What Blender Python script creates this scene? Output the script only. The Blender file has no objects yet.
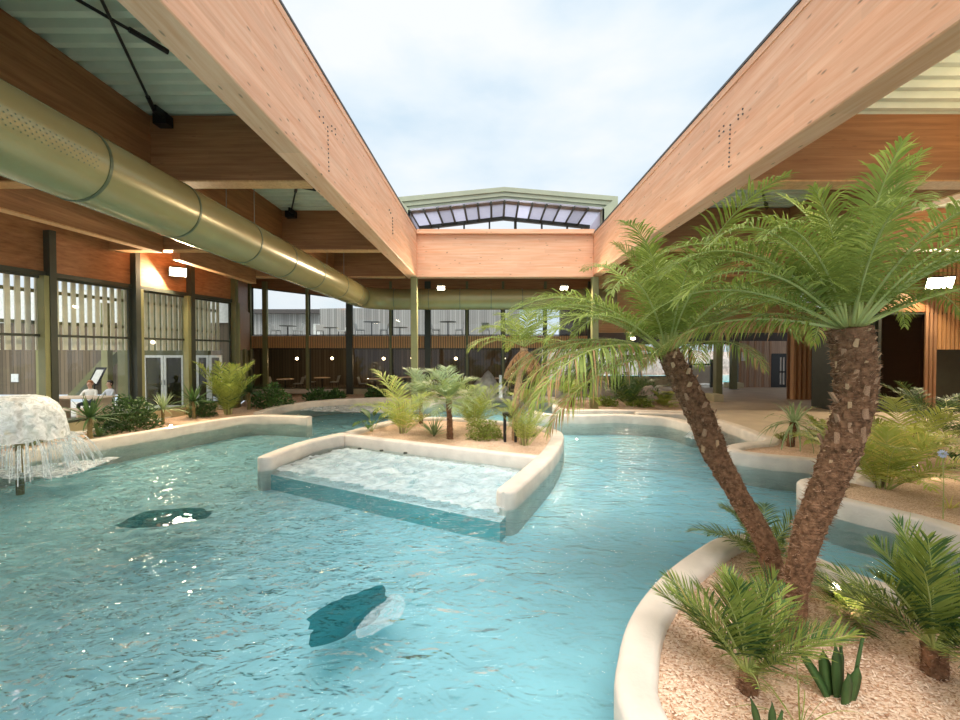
import bpy, bmesh, math, random
from mathutils import Vector, Matrix, noise
from mathutils.geometry import tessellate_polygon
random.seed(7)
SC = bpy.context.scene
COL = SC.collection
PI = math.pi
V = Vector
# ------------------------------------------------------------------ camera, sky, sun, exposure
CAMZ = 2.6
F = 427.0
PITCH = math.radians(-1.07)
cam_d = bpy.data.cameras.new('camera')
cam_d.sensor_width = 36.0
cam_d.lens = 36.0 * F / 960.0
cam_d.clip_start = 0.05
cam_d.clip_end = 800
cam = bpy.data.objects.new('camera', cam_d)
COL.objects.link(cam)
cam.location = (0, 0, CAMZ)
cam.rotation_euler = (PI / 2 + PITCH, 0, 0)
SC.camera = cam
SC.view_settings.view_transform = 'Standard'
SC.view_settings.look = 'None'
SC.view_settings.exposure = 0.40
SC.view_settings.gamma = 1.0
SC.view_settings.use_curve_mapping = False
SC.cycles.max_bounces = 8
SC.cycles.diffuse_bounces = 4
SC.cycles.glossy_bounces = 3
SC.cycles.transmission_bounces = 4
SC.cycles.transparent_max_bounces = 16
SC.cycles.use_denoising = True
SC.cycles.sample_clamp_indirect = 6.0

world = bpy.data.worlds.new('overcast sky')
SC.world = world
world.use_nodes = True
nt = world.node_tree
nt.nodes.clear()
wo = nt.nodes.new('ShaderNodeOutputWorld')
bg = nt.nodes.new('ShaderNodeBackground')
tc = nt.nodes.new('ShaderNodeTexCoord')
mp = nt.nodes.new('ShaderNodeMapping')
mp.inputs['Scale'].default_value = (1.0, 1.0, 2.2)
nz = nt.nodes.new('ShaderNodeTexNoise')
nz.inputs['Scale'].default_value = 2.1
nz.inputs['Detail'].default_value = 7
nz.inputs['Roughness'].default_value = 0.52
rp = nt.nodes.new('ShaderNodeValToRGB')
rp.color_ramp.elements[0].position = 0.36
rp.color_ramp.elements[0].color = (0.60, 0.74, 0.86, 1)
rp.color_ramp.elements[1].position = 0.60
rp.color_ramp.elements[1].color = (0.86, 0.89, 0.93, 1)
e = rp.color_ramp.elements.new(0.48)
e.color = (0.74, 0.83, 0.90, 1)
nt.links.new(tc.outputs['Generated'], mp.inputs['Vector'])
nt.links.new(mp.outputs['Vector'], nz.inputs['Vector'])
nt.links.new(nz.outputs['Fac'], rp.inputs['Fac'])
nt.links.new(rp.outputs['Color'], bg.inputs['Color'])
bg.inputs['Strength'].default_value = 0.85
nt.links.new(bg.outputs['Background'], wo.inputs['Surface'])

def light(name, typ, loc, energy, color, size=0.3, target=None, sizey=None):
    d = bpy.data.lights.new(name, typ)
    d.energy = energy
    d.color = color
    if typ == 'AREA':
        d.size = size
        if sizey:
            d.shape = 'RECTANGLE'; d.size_y = sizey
    elif typ == 'POINT':
        d.shadow_soft_size = size
    elif typ == 'SUN':
        d.angle = size
    o = bpy.data.objects.new(name, d)
    COL.objects.link(o)
    o.location = loc
    if target is not None:
        o.rotation_euler = (V(target) - V(loc)).to_track_quat('-Z', 'Y').to_euler()
    return o
light('sun', 'SUN', (0, -6, 20), 3.0, (1.0, 0.95, 0.88), math.radians(45), (0.3, 3.2, 0))

# ------------------------------------------------------------------ pixel -> world helpers (only for measuring)
cp, sp = math.cos(PITCH), math.sin(PITCH)
def ray(px, py):
    a = (px - 480.0) / F; b = -(py - 360.0) / F
    # camera looks +Y pitched
    return V((a, cp - sp * b, sp + cp * b))
def at(px, py, Y):
    r = ray(px, py); t = Y / r.y
    return V((r.x * t, Y, CAMZ + r.z * t))
def gz(px, py, z):
    r = ray(px, py); t = (z - CAMZ) / r.z
    return V((r.x * t, r.y * t, z))

# ------------------------------------------------------------------ mesh helpers
class MB:
    def __init__(s):
        s.v = []; s.f = []; s.m = []; s.sm = False
    def add(s, vs, fs, mi=0):
        n = len(s.v)
        s.v += [V(p) for p in vs]
        s.f += [tuple(i + n for i in f) for f in fs]
        s.m += [mi] * len(fs)
        return s
    def box(s, c, d, rz=0, mi=0):
        x, y, z = d[0] / 2, d[1] / 2, d[2] / 2
        R = Matrix.Rotation(rz, 3, 'Z')
        vs = [R @ V((sx * x, sy * y, sz * z)) + V(c) for sx in (-1, 1) for sy in (-1, 1) for sz in (-1, 1)]
        return s.add(vs, [(0, 1, 3, 2), (4, 6, 7, 5), (0, 4, 5, 1), (2, 3, 7, 6), (0, 2, 6, 4), (1, 5, 7, 3)], mi)
    def bar(s, a, b, w, h, mi=0, drop=0):
        """box from a to b (bottom centre line), width w across, height h up (vertical)."""
        a = V(a); b = V(b)
        d = b - a
        t = V((d.x, d.y, 0))
        if t.length < 1e-6: t = V((1, 0, 0))
        t.normalize()
        n = V((-t.y, t.x, 0)) * w / 2
        u = V((0, 0, h))
        vs = [a - n, a + n, b + n, b - n, a - n + u, a + n + u, b + n + u, b - n + u]
        return s.add(vs, [(0, 1, 2, 3), (4, 7, 6, 5), (0, 4, 5, 1), (1, 5, 6, 2), (2, 6, 7, 3), (3, 7, 4, 0)], mi)
    def rod(s, a, b, r, n=8, r2=None, cap=True, mi=0):
        return s.tube([a, b], [r, r2 if r2 is not None else r], n, cap, mi)
    def tube(s, pts, rs, n=8, cap=True, mi=0):
        pts = [V(p) for p in pts]
        if not hasattr(rs, '__len__'): rs = [rs] * len(pts)
        rings = []
        prev = None
        for i, p in enumerate(pts):
            d = (pts[min(i + 1, len(pts) - 1)] - pts[max(i - 1, 0)]).normalized()
            if prev is None:
                ref = V((0, 0, 1)) if abs(d.z) < 0.9 else V((1, 0, 0))
                u = d.cross(ref).normalized()
            else:
                u = (prev - d * prev.dot(d)).normalized()
            prev = u
            w = d.cross(u)
            rings.append([p + (u * math.cos(2 * PI * k / n) + w * math.sin(2 * PI * k / n)) * rs[i] for k in range(n)])
        vs = [q for r in rings for q in r]
        fs = []
        for i in range(len(pts) - 1):
            for k in range(n):
                k2 = (k + 1) % n
                fs.append((i * n + k, i * n + k2, (i + 1) * n + k2, (i + 1) * n + k))
        if cap:
            fs.append(tuple(range(n - 1, -1, -1)))
            fs.append(tuple((len(pts) - 1) * n + k for k in range(n)))
        return s.add(vs, fs, mi)
    def lathe(s, c, prof, n=16, mi=0):
        c = V(c); vs = []; fs = []
        for r, z in prof:
            for k in range(n):
                vs.append(c + V((r * math.cos(2 * PI * k / n), r * math.sin(2 * PI * k / n), z)))
        for i in range(len(prof) - 1):
            for k in range(n):
                k2 = (k + 1) % n
                fs.append((i * n + k, i * n + k2, (i + 1) * n + k2, (i + 1) * n + k))
        fs.append(tuple(range(n - 1, -1, -1))); fs.append(tuple((len(prof) - 1) * n + k for k in range(n)))
        return s.add(vs, fs, mi)
    def prism(s, pts, z0, z1, mi=0):
        """pts: list of (x,y); solid between z0 and z1"""
        n = len(pts)
        vs = [V((p[0], p[1], z0)) for p in pts] + [V((p[0], p[1], z1)) for p in pts]
        tri = tessellate_polygon([[V((p[0], p[1], 0)) for p in pts]])
        fs = []
        for t in tri:
            a, b, c = [V((pts[i][0], pts[i][1])) for i in t]
            ccw = (b.x - a.x) * (c.y - a.y) - (b.y - a.y) * (c.x - a.x) > 0
            t = tuple(t) if ccw else tuple(reversed(t))
            fs.append(tuple(i + n for i in t)); fs.append(tuple(reversed(t)))
        for i in range(n):
            j = (i + 1) % n
            fs.append((i, j, j + n, i + n))
        return s.add(vs, fs, mi)
    def quad(s, a, b, c, d, mi=0):
        return s.add([a, b, c, d], [(0, 1, 2, 3)], mi)
    def slab(s, quadpts, off, mi=0):
        """four points, thickened by vector off"""
        o = V(off); q = [V(p) for p in quadpts]
        return s.add(q + [p + o for p in q], [(0, 1, 2, 3), (7, 6, 5, 4), (0, 4, 5, 1), (1, 5, 6, 2), (2, 6, 7, 3), (3, 7, 4, 0)], mi)
    def mesh(s, name, mats, origin=(0, 0, 0), smooth=False):
        o = V(origin)
        me = bpy.data.meshes.new(name)
        me.from_pydata([tuple(p - o) for p in s.v], [], s.f)
        if not isinstance(mats, (list, tuple)): mats = [mats]
        for m in mats: me.materials.append(m)
        if len(mats) > 1: me.polygons.foreach_set('material_index', s.m)
        if smooth: me.polygons.foreach_set('use_smooth', [True] * len(me.polygons))
        me.update()
        return me
    def build(s, name, mats, parent=None, origin=None, smooth=False, fix=True):
        """origin: world point of the object's origin. With a parent the mesh is in the parent's frame."""
        if origin is None:
            if parent is None and s.v:
                xs = [p.x for p in s.v]; ys = [p.y for p in s.v]; zs = [p.z for p in s.v]
                origin = ((min(xs) + max(xs)) / 2, (min(ys) + max(ys)) / 2, min(zs))
            else:
                origin = (0, 0, 0)
        me = s.mesh(name, mats, origin, smooth)
        if fix and len(me.polygons) < 30000:
            bm = bmesh.new(); bm.from_mesh(me)
            bmesh.ops.recalc_face_normals(bm, faces=bm.faces)
            bm.to_mesh(me); bm.free()
        return link(name, me, parent, origin)

def link(name, me, parent=None, loc=(0, 0, 0), rot=(0, 0, 0), scale=None):
    o = bpy.data.objects.new(name, me)
    COL.objects.link(o)
    o.location = loc
    o.rotation_euler = rot
    if scale is not None:
        o.scale = (scale,) * 3 if not hasattr(scale, '__len__') else scale
    if parent: o.parent = parent
    return o
def tag(o, label=None, cat=None, group=None, kind=None):
    if label: o['label'] = label
    if cat: o['category'] = cat
    if group: o['group'] = group
    if kind: o['kind'] = kind
    return o
def thing(name, loc, label, cat, group=None, rz=0, kind=None):
    o = bpy.data.objects.new(name, None)
    o.empty_display_size = 0.1
    COL.objects.link(o)
    o.location = loc; o.rotation_euler = (0, 0, rz)
    return tag(o, label, cat, group, kind)
def struct(o):
    o['kind'] = 'structure'
    return o
def stuffpart(o):
    o['kind'] = 'stuff'
    return o
def bev(o, w=0.01, seg=1):
    m = o.modifiers.new('bevel', 'BEVEL'); m.width = w; m.segments = seg; m.limit_method = 'ANGLE'
    return o

# ------------------------------------------------------------------ materials
def newmat(name):
    m = bpy.data.materials.new(name); m.use_nodes = True
    nt = m.node_tree
    b = nt.nodes['Principled BSDF']
    return m, nt, b
def N(nt, t, **kw):
    n = nt.nodes.new(t)
    for k, v in kw.items():
        if k.startswith('i_'):
            n.inputs[k[2:].replace('_', ' ')].default_value = v
        else:
            setattr(n, k, v)
    return n
def c4(c): return (c[0], c[1], c[2], 1)
def plain(name, col, rough=0.6, metal=0, var=0.12, scale=8, bump=0.0, spec=0.5, bscale=40):
    m, nt, b = newmat(name)
    co = N(nt, 'ShaderNodeTexCoord')
    n1 = N(nt, 'ShaderNodeTexNoise', i_Scale=scale, i_Detail=5)
    r = N(nt, 'ShaderNodeValToRGB')
    r.color_ramp.elements[0].position = 0.3; r.color_ramp.elements[1].position = 0.7
    r.color_ramp.elements[0].color = c4([x * (1 - var) for x in col]); r.color_ramp.elements[1].color = c4([min(1, x * (1 + var)) for x in col])
    nt.links.new(co.outputs['Object'], n1.inputs['Vector'])
    nt.links.new(n1.outputs['Fac'], r.inputs['Fac'])
    nt.links.new(r.outputs['Color'], b.inputs['Base Color'])
    b.inputs['Roughness'].default_value = rough
    b.inputs['Metallic'].default_value = metal
    b.inputs['Specular IOR Level'].default_value = spec
    if bump:
        n2 = N(nt, 'ShaderNodeTexNoise', i_Scale=bscale, i_Detail=6)
        bp = N(nt, 'ShaderNodeBump', i_Strength=bump, i_Distance=0.02)
        nt.links.new(co.outputs['Object'], n2.inputs['Vector'])
        nt.links.new(n2.outputs['Fac'], bp.inputs['Height'])
        nt.links.new(bp.outputs['Normal'], b.inputs['Normal'])
    return m
def wood(name, axis, c1, c2, knot=0.75, rough=0.55, lam=7.0, scale=1.0):
    m, nt, b = newmat(name)
    co = N(nt, 'ShaderNodeTexCoord')
    sc = [14.0 * scale] * 3; sc[axis] = 0.7 * scale
    mpn = N(nt, 'ShaderNodeMapping'); mpn.inputs['Scale'].default_value = sc
    n1 = N(nt, 'ShaderNodeTexNoise', i_Scale=1.0, i_Detail=6, i_Roughness=0.6, i_Distortion=0.4)
    r = N(nt, 'ShaderNodeValToRGB')
    r.color_ramp.elements[0].position = 0.32; r.color_ramp.elements[1].position = 0.68
    r.color_ramp.elements[0].color = c4(c1); r.color_ramp.elements[1].color = c4(c2)
    L = nt.links.new
    L(co.outputs['Object'], mpn.inputs['Vector']); L(mpn.outputs['Vector'], n1.inputs['Vector']); L(n1.outputs['Fac'], r.inputs['Fac'])
    # lamella tone: one tone for each glued board (stacked in z, cut along the grain)
    sep = N(nt, 'ShaderNodeSeparateXYZ'); L(co.outputs['Object'], sep.inputs[0])
    up = 'Z' if axis != 2 else 'X'
    fl = N(nt, 'ShaderNodeMath', operation='MULTIPLY'); fl.inputs[1].default_value = lam; L(sep.outputs[up], fl.inputs[0])
    fl2 = N(nt, 'ShaderNodeMath', operation='FLOOR'); L(fl.outputs[0], fl2.inputs[0])
    al = N(nt, 'ShaderNodeMath', operation='MULTIPLY_ADD'); al.inputs[1].default_value = 0.45; L(sep.outputs['XYZ'[axis]], al.inputs[0]); 
    wn0 = N(nt, 'ShaderNodeMath', operation='MULTIPLY'); wn0.inputs[1].default_value = 0.37; L(fl2.outputs[0], wn0.inputs[0]); L(wn0.outputs[0], al.inputs[2])
    al2 = N(nt, 'ShaderNodeMath', operation='FLOOR'); L(al.outputs[0], al2.inputs[0])
    cb = N(nt, 'ShaderNodeCombineXYZ'); L(fl2.outputs[0], cb.inputs[0]); L(al2.outputs[0], cb.inputs[1])
    wn = N(nt, 'ShaderNodeTexWhiteNoise'); wn.noise_dimensions = '3D'; L(cb.outputs[0], wn.inputs['Vector'])
    hs = N(nt, 'ShaderNodeHueSaturation'); L(r.outputs['Color'], hs.inputs['Color'])
    mr = N(nt, 'ShaderNodeMapRange'); mr.inputs['To Min'].default_value = 0.93; mr.inputs['To Max'].default_value = 1.05
    L(wn.outputs['Value'], mr.inputs['Value']); L(mr.outputs['Result'], hs.inputs['Value'])
    # knots
    sk = [8.0 * scale] * 3; sk[axis] = 2.6 * scale
    mk = N(nt, 'ShaderNodeMapping'); mk.inputs['Scale'].default_value = sk
    vo = N(nt, 'ShaderNodeTexVoronoi', i_Scale=1.0)
    L(co.outputs['Object'], mk.inputs['Vector']); L(mk.outputs['Vector'], vo.inputs['Vector'])
    kr = N(nt, 'ShaderNodeValToRGB')
    kr.color_ramp.elements[0].position = 0.06; kr.color_ramp.elements[0].color = (knot, knot, knot, 1)
    kr.color_ramp.elements[1].position = 0.16; kr.color_ramp.elements[1].color = (0, 0, 0, 1)
    L(vo.outputs['Distance'], kr.inputs['Fac'])
    mx = N(nt, 'ShaderNodeMix', data_type='RGBA'); L(kr.outputs['Color'], mx.inputs[0]); L(hs.outputs['Color'], mx.inputs[6])
    mx.inputs[7].default_value = c4([x * 0.35 for x in c1])
    L(mx.outputs[2], b.inputs['Base Color'])
    bp = N(nt, 'ShaderNodeBump', i_Strength=0.15, i_Distance=0.01); L(n1.outputs['Fac'], bp.inputs['Height']); L(bp.outputs['Normal'], b.inputs['Normal'])
    b.inputs['Roughness'].default_value = rough
    return m
def emit(name, col, s):
    m, nt, b = newmat(name)
    nt.nodes.remove(b)
    e = N(nt, 'ShaderNodeEmission'); e.inputs[0].default_value = c4(col); e.inputs[1].default_value = s
    nt.links.new(e.outputs[0], nt.nodes['Material Output'].inputs[0])
    return m
def leafmat(name, c1, c2, trans=0.35, rough=0.52, scale=6):
    m, nt, b = newmat(name)
    L = nt.links.new
    co = N(nt, 'ShaderNodeTexCoord'); oi = N(nt, 'ShaderNodeObjectInfo')
    n1 = N(nt, 'ShaderNodeTexNoise', i_Scale=scale, i_Detail=4)
    L(co.outputs['Object'], n1.inputs['Vector'])
    r = N(nt, 'ShaderNodeValToRGB'); r.color_ramp.elements[0].position = 0.3; r.color_ramp.elements[1].position = 0.7
    r.color_ramp.elements[0].color = c4(c1); r.color_ramp.elements[1].color = c4(c2)
    L(n1.outputs['Fac'], r.inputs['Fac'])
    hs = N(nt, 'ShaderNodeHueSaturation'); L(r.outputs['Color'], hs.inputs['Color'])
    mr = N(nt, 'ShaderNodeMapRange'); mr.inputs['To Min'].default_value = 0.8; mr.inputs['To Max'].default_value = 1.2
    L(oi.outputs['Random'], mr.inputs['Value']); L(mr.outputs['Result'], hs.inputs['Value'])
    L(hs.outputs['Color'], b.inputs['Base Color'])
    b.inputs['Roughness'].default_value = rough
    t = N(nt, 'ShaderNodeBsdfTranslucent'); L(hs.outputs['Color'], t.inputs['Color'])
    mx = N(nt, 'ShaderNodeMixShader'); mx.inputs[0].default_value = trans
    L(b.outputs[0], mx.inputs[1]); L(t.outputs[0], mx.inputs[2]); L(mx.outputs[0], nt.nodes['Material Output'].inputs[0])
    return m
def glassmat(name, tint=(0.95, 0.97, 0.96), ior=1.45, refl=1.0):
    m, nt, b = newmat(name)
    L = nt.links.new
    nt.nodes.remove(b)
    fr = N(nt, 'ShaderNodeFresnel', i_IOR=ior)
    t = N(nt, 'ShaderNodeBsdfTransparent'); t.inputs[0].default_value = c4(tint)
    g = N(nt, 'ShaderNodeBsdfGlossy'); g.inputs['Roughness'].default_value = 0.02; g.inputs['Color'].default_value = (refl, refl, refl, 1)
    mx = N(nt, 'ShaderNodeMixShader'); L(fr.outputs[0], mx.inputs[0]); L(t.outputs[0], mx.inputs[1]); L(g.outputs[0], mx.inputs[2])
    L(mx.outputs[0], nt.nodes['Material Output'].inputs[0])
    return m
def watermat(name, tint, amp=0.35, rough=0.03):
    m, nt, b = newmat(name)
    L = nt.links.new
    nt.nodes.remove(b)
    co = N(nt, 'ShaderNodeTexCoord')
    m1 = N(nt, 'ShaderNodeMapping'); m1.inputs['Scale'].default_value = (1.0, 1.6, 1); m1.inputs['Rotation'].default_value = (0, 0, 0.5)
    n1 = N(nt, 'ShaderNodeTexNoise', i_Scale=2.3, i_Detail=2, i_Roughness=0.5, i_Distortion=1.2)
    n2 = N(nt, 'ShaderNodeTexNoise', i_Scale=7.5, i_Detail=1, i_Distortion=0.8)
    n3 = N(nt, 'ShaderNodeTexNoise', i_Scale=0.35, i_Detail=1)
    L(co.outputs['Object'], m1.inputs['Vector'])
    for n in (n1, n2): L(m1.outputs['Vector'], n.inputs['Vector'])
    L(co.outputs['Object'], n3.inputs['Vector'])
    ml = N(nt, 'ShaderNodeMath', operation='MULTIPLY'); ml.inputs[1].default_value = 0.28; L(n2.outputs['Fac'], ml.inputs[0])
    ad = N(nt, 'ShaderNodeMath', operation='ADD'); L(n1.outputs['Fac'], ad.inputs[0]); L(ml.outputs[0], ad.inputs[1])
    # livelier water to the left, where the fountain falls
    sx = N(nt, 'ShaderNodeSeparateXYZ'); L(co.outputs['Object'], sx.inputs[0])
    mr = N(nt, 'ShaderNodeMapRange'); mr.inputs['From Min'].default_value = 1.0; mr.inputs['From Max'].default_value = -7.0
    mr.inputs['To Min'].default_value = amp * 0.28; mr.inputs['To Max'].default_value = amp * 1.5; L(sx.outputs['X'], mr.inputs['Value'])
    bp = N(nt, 'ShaderNodeBump', i_Distance=0.22); L(ad.outputs[0], bp.inputs['Height']); L(mr.outputs['Result'], bp.inputs['Strength'])
    fr = N(nt, 'ShaderNodeFresnel', i_IOR=1.33); L(bp.outputs['Normal'], fr.inputs['Normal'])
    t = N(nt, 'ShaderNodeBsdfTransparent'); t.inputs[0].default_value = c4(tint)
    g = N(nt, 'ShaderNodeBsdfGlossy'); g.inputs['Roughness'].default_value = rough; L(bp.outputs['Normal'], g.inputs['Normal'])
    mx = N(nt, 'ShaderNodeMixShader'); L(fr.outputs[0], mx.inputs[0]); L(t.outputs[0], mx.inputs[1]); L(g.outputs[0], mx.inputs[2])
    L(mx.outputs[0], nt.nodes['Material Output'].inputs[0])
    return m
def foammat(name, dens=0.55, scale=5, col=(0.82, 0.86, 0.92), top=0.95):
    m, nt, b = newmat(name)
    L = nt.links.new
    co = N(nt, 'ShaderNodeTexCoord')
    n1 = N(nt, 'ShaderNodeTexNoise', i_Scale=scale, i_Detail=8, i_Roughness=0.65, i_Distortion=1.0)
    L(co.outputs['Object'], n1.inputs['Vector'])
    r = N(nt, 'ShaderNodeValToRGB'); r.color_ramp.elements[0].position = 1 - dens - 0.18; r.color_ramp.elements[1].position = 1 - dens + 0.2
    L(n1.outputs['Fac'], r.inputs['Fac'])
    t = N(nt, 'ShaderNodeBsdfTransparent'); t.inputs[0].default_value = (0.85, 0.96, 0.97, 1)
    b.inputs['Base Color'].default_value = c4(col); b.inputs['Roughness'].default_value = 0.35
    bp = N(nt, 'ShaderNodeBump', i_Strength=0.6, i_Distance=0.05); L(n1.outputs['Fac'], bp.inputs['Height']); L(bp.outputs['Normal'], b.inputs['Normal'])
    mx = N(nt, 'ShaderNodeMixShader'); mm = N(nt, 'ShaderNodeMath', operation='MULTIPLY_ADD'); mm.inputs[1].default_value = top - .12; mm.inputs[2].default_value = .12; L(r.outputs['Color'], mm.inputs[0]); L(mm.outputs[0], mx.inputs[0]); L(t.outputs[0], mx.inputs[1]); L(b.outputs[0], mx.inputs[2])
    L(mx.outputs[0], nt.nodes['Material Output'].inputs[0])
    return m
def mulchmat(name):
    m, nt, b = newmat(name)
    L = nt.links.new
    co = N(nt, 'ShaderNodeTexCoord')
    vo = N(nt, 'ShaderNodeTexVoronoi', i_Scale=55.0); L(co.outputs['Object'], vo.inputs['Vector'])
    mpn = N(nt, 'ShaderNodeMapping'); mpn.inputs['Scale'].default_value = (1, 1.7, 1)
    L(co.outputs['Object'], mpn.inputs['Vector']); L(mpn.outputs['Vector'], vo.inputs['Vector'])
    r = N(nt, 'ShaderNodeValToRGB')
    r.color_ramp.elements[0].position = 0.0; r.color_ramp.elements[0].color = (0.48, 0.27, 0.16, 1)
    r.color_ramp.elements[1].position = 1.0; r.color_ramp.elements[1].color = (0.90, 0.70, 0.54, 1)
    e = r.color_ramp.elements.new(0.4); e.color = (0.74, 0.50, 0.34, 1)
    sp_ = N(nt, 'ShaderNodeSeparateColor'); L(vo.outputs['Color'], sp_.inputs[0]); L(sp_.outputs[0], r.inputs['Fac'])
    n2 = N(nt, 'ShaderNodeTexNoise', i_Scale=1.2, i_Detail=3); L(co.outputs['Object'], n2.inputs['Vector'])
    mx = N(nt, 'ShaderNodeMix', data_type='RGBA', blend_type='MULTIPLY'); mx.inputs[0].default_value = 0.5
    L(r.outputs['Color'], mx.inputs[6])
    r2 = N(nt, 'ShaderNodeValToRGB'); r2.color_ramp.elements[0].color = (0.6, 0.5, 0.42, 1); r2.color_ramp.elements[0].position = 0.35; r2.color_ramp.elements[1].position = 0.6
    L(n2.outputs['Fac'], r2.inputs['Fac']); L(r2.outputs['Color'], mx.inputs[7])
    L(mx.outputs[2], b.inputs['Base Color'])
    bp = N(nt, 'ShaderNodeBump', i_Strength=0.6, i_Distance=0.015); L(sp_.outputs[1], bp.inputs['Height']); L(bp.outputs['Normal'], b.inputs['Normal'])
    b.inputs['Roughness'].default_value = 0.85
    return m
def plankmat(name, c1, c2, w=0.12, axis=0):
    """vertical weathered boards too far off to build singly"""
    m, nt, b = newmat(name)
    L = nt.links.new
    co = N(nt, 'ShaderNodeTexCoord'); sep = N(nt, 'ShaderNodeSeparateXYZ'); L(co.outputs['Object'], sep.inputs[0])
    a = N(nt, 'ShaderNodeMath', operation='DIVIDE'); a.inputs[1].default_value = w; L(sep.outputs['XYZ'[axis]], a.inputs[0])
    f = N(nt, 'ShaderNodeMath', operation='FLOOR'); L(a.outputs[0], f.inputs[0])
    wn = N(nt, 'ShaderNodeTexWhiteNoise'); wn.noise_dimensions = '1D'; L(f.outputs[0], wn.inputs['W'])
    r = N(nt, 'ShaderNodeValToRGB'); r.color_ramp.elements[0].color = c4(c1); r.color_ramp.elements[1].color = c4(c2); L(wn.outputs['Value'], r.inputs['Fac'])
    fr = N(nt, 'ShaderNodeMath', operation='FRACT'); L(a.outputs[0], fr.inputs[0])
    lt = N(nt, 'ShaderNodeMath', operation='GREATER_THAN'); lt.inputs[1].default_value = 0.1; L(fr.outputs[0], lt.inputs[0])
    mx = N(nt, 'ShaderNodeMix', data_type='RGBA'); L(lt.outputs[0], mx.inputs[0]); mx.inputs[6].default_value = c4([x * 0.35 for x in c1]); L(r.outputs['Color'], mx.inputs[7])
    L(mx.outputs[2], b.inputs['Base Color']); b.inputs['Roughness'].default_value = 0.75
    return m
GL1, GL2 = (0.80, 0.38, 0.205), (0.92, 0.55, 0.355)
DK1, DK2 = (0.25, 0.10, 0.035), (0.40, 0.18, 0.07)
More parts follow.
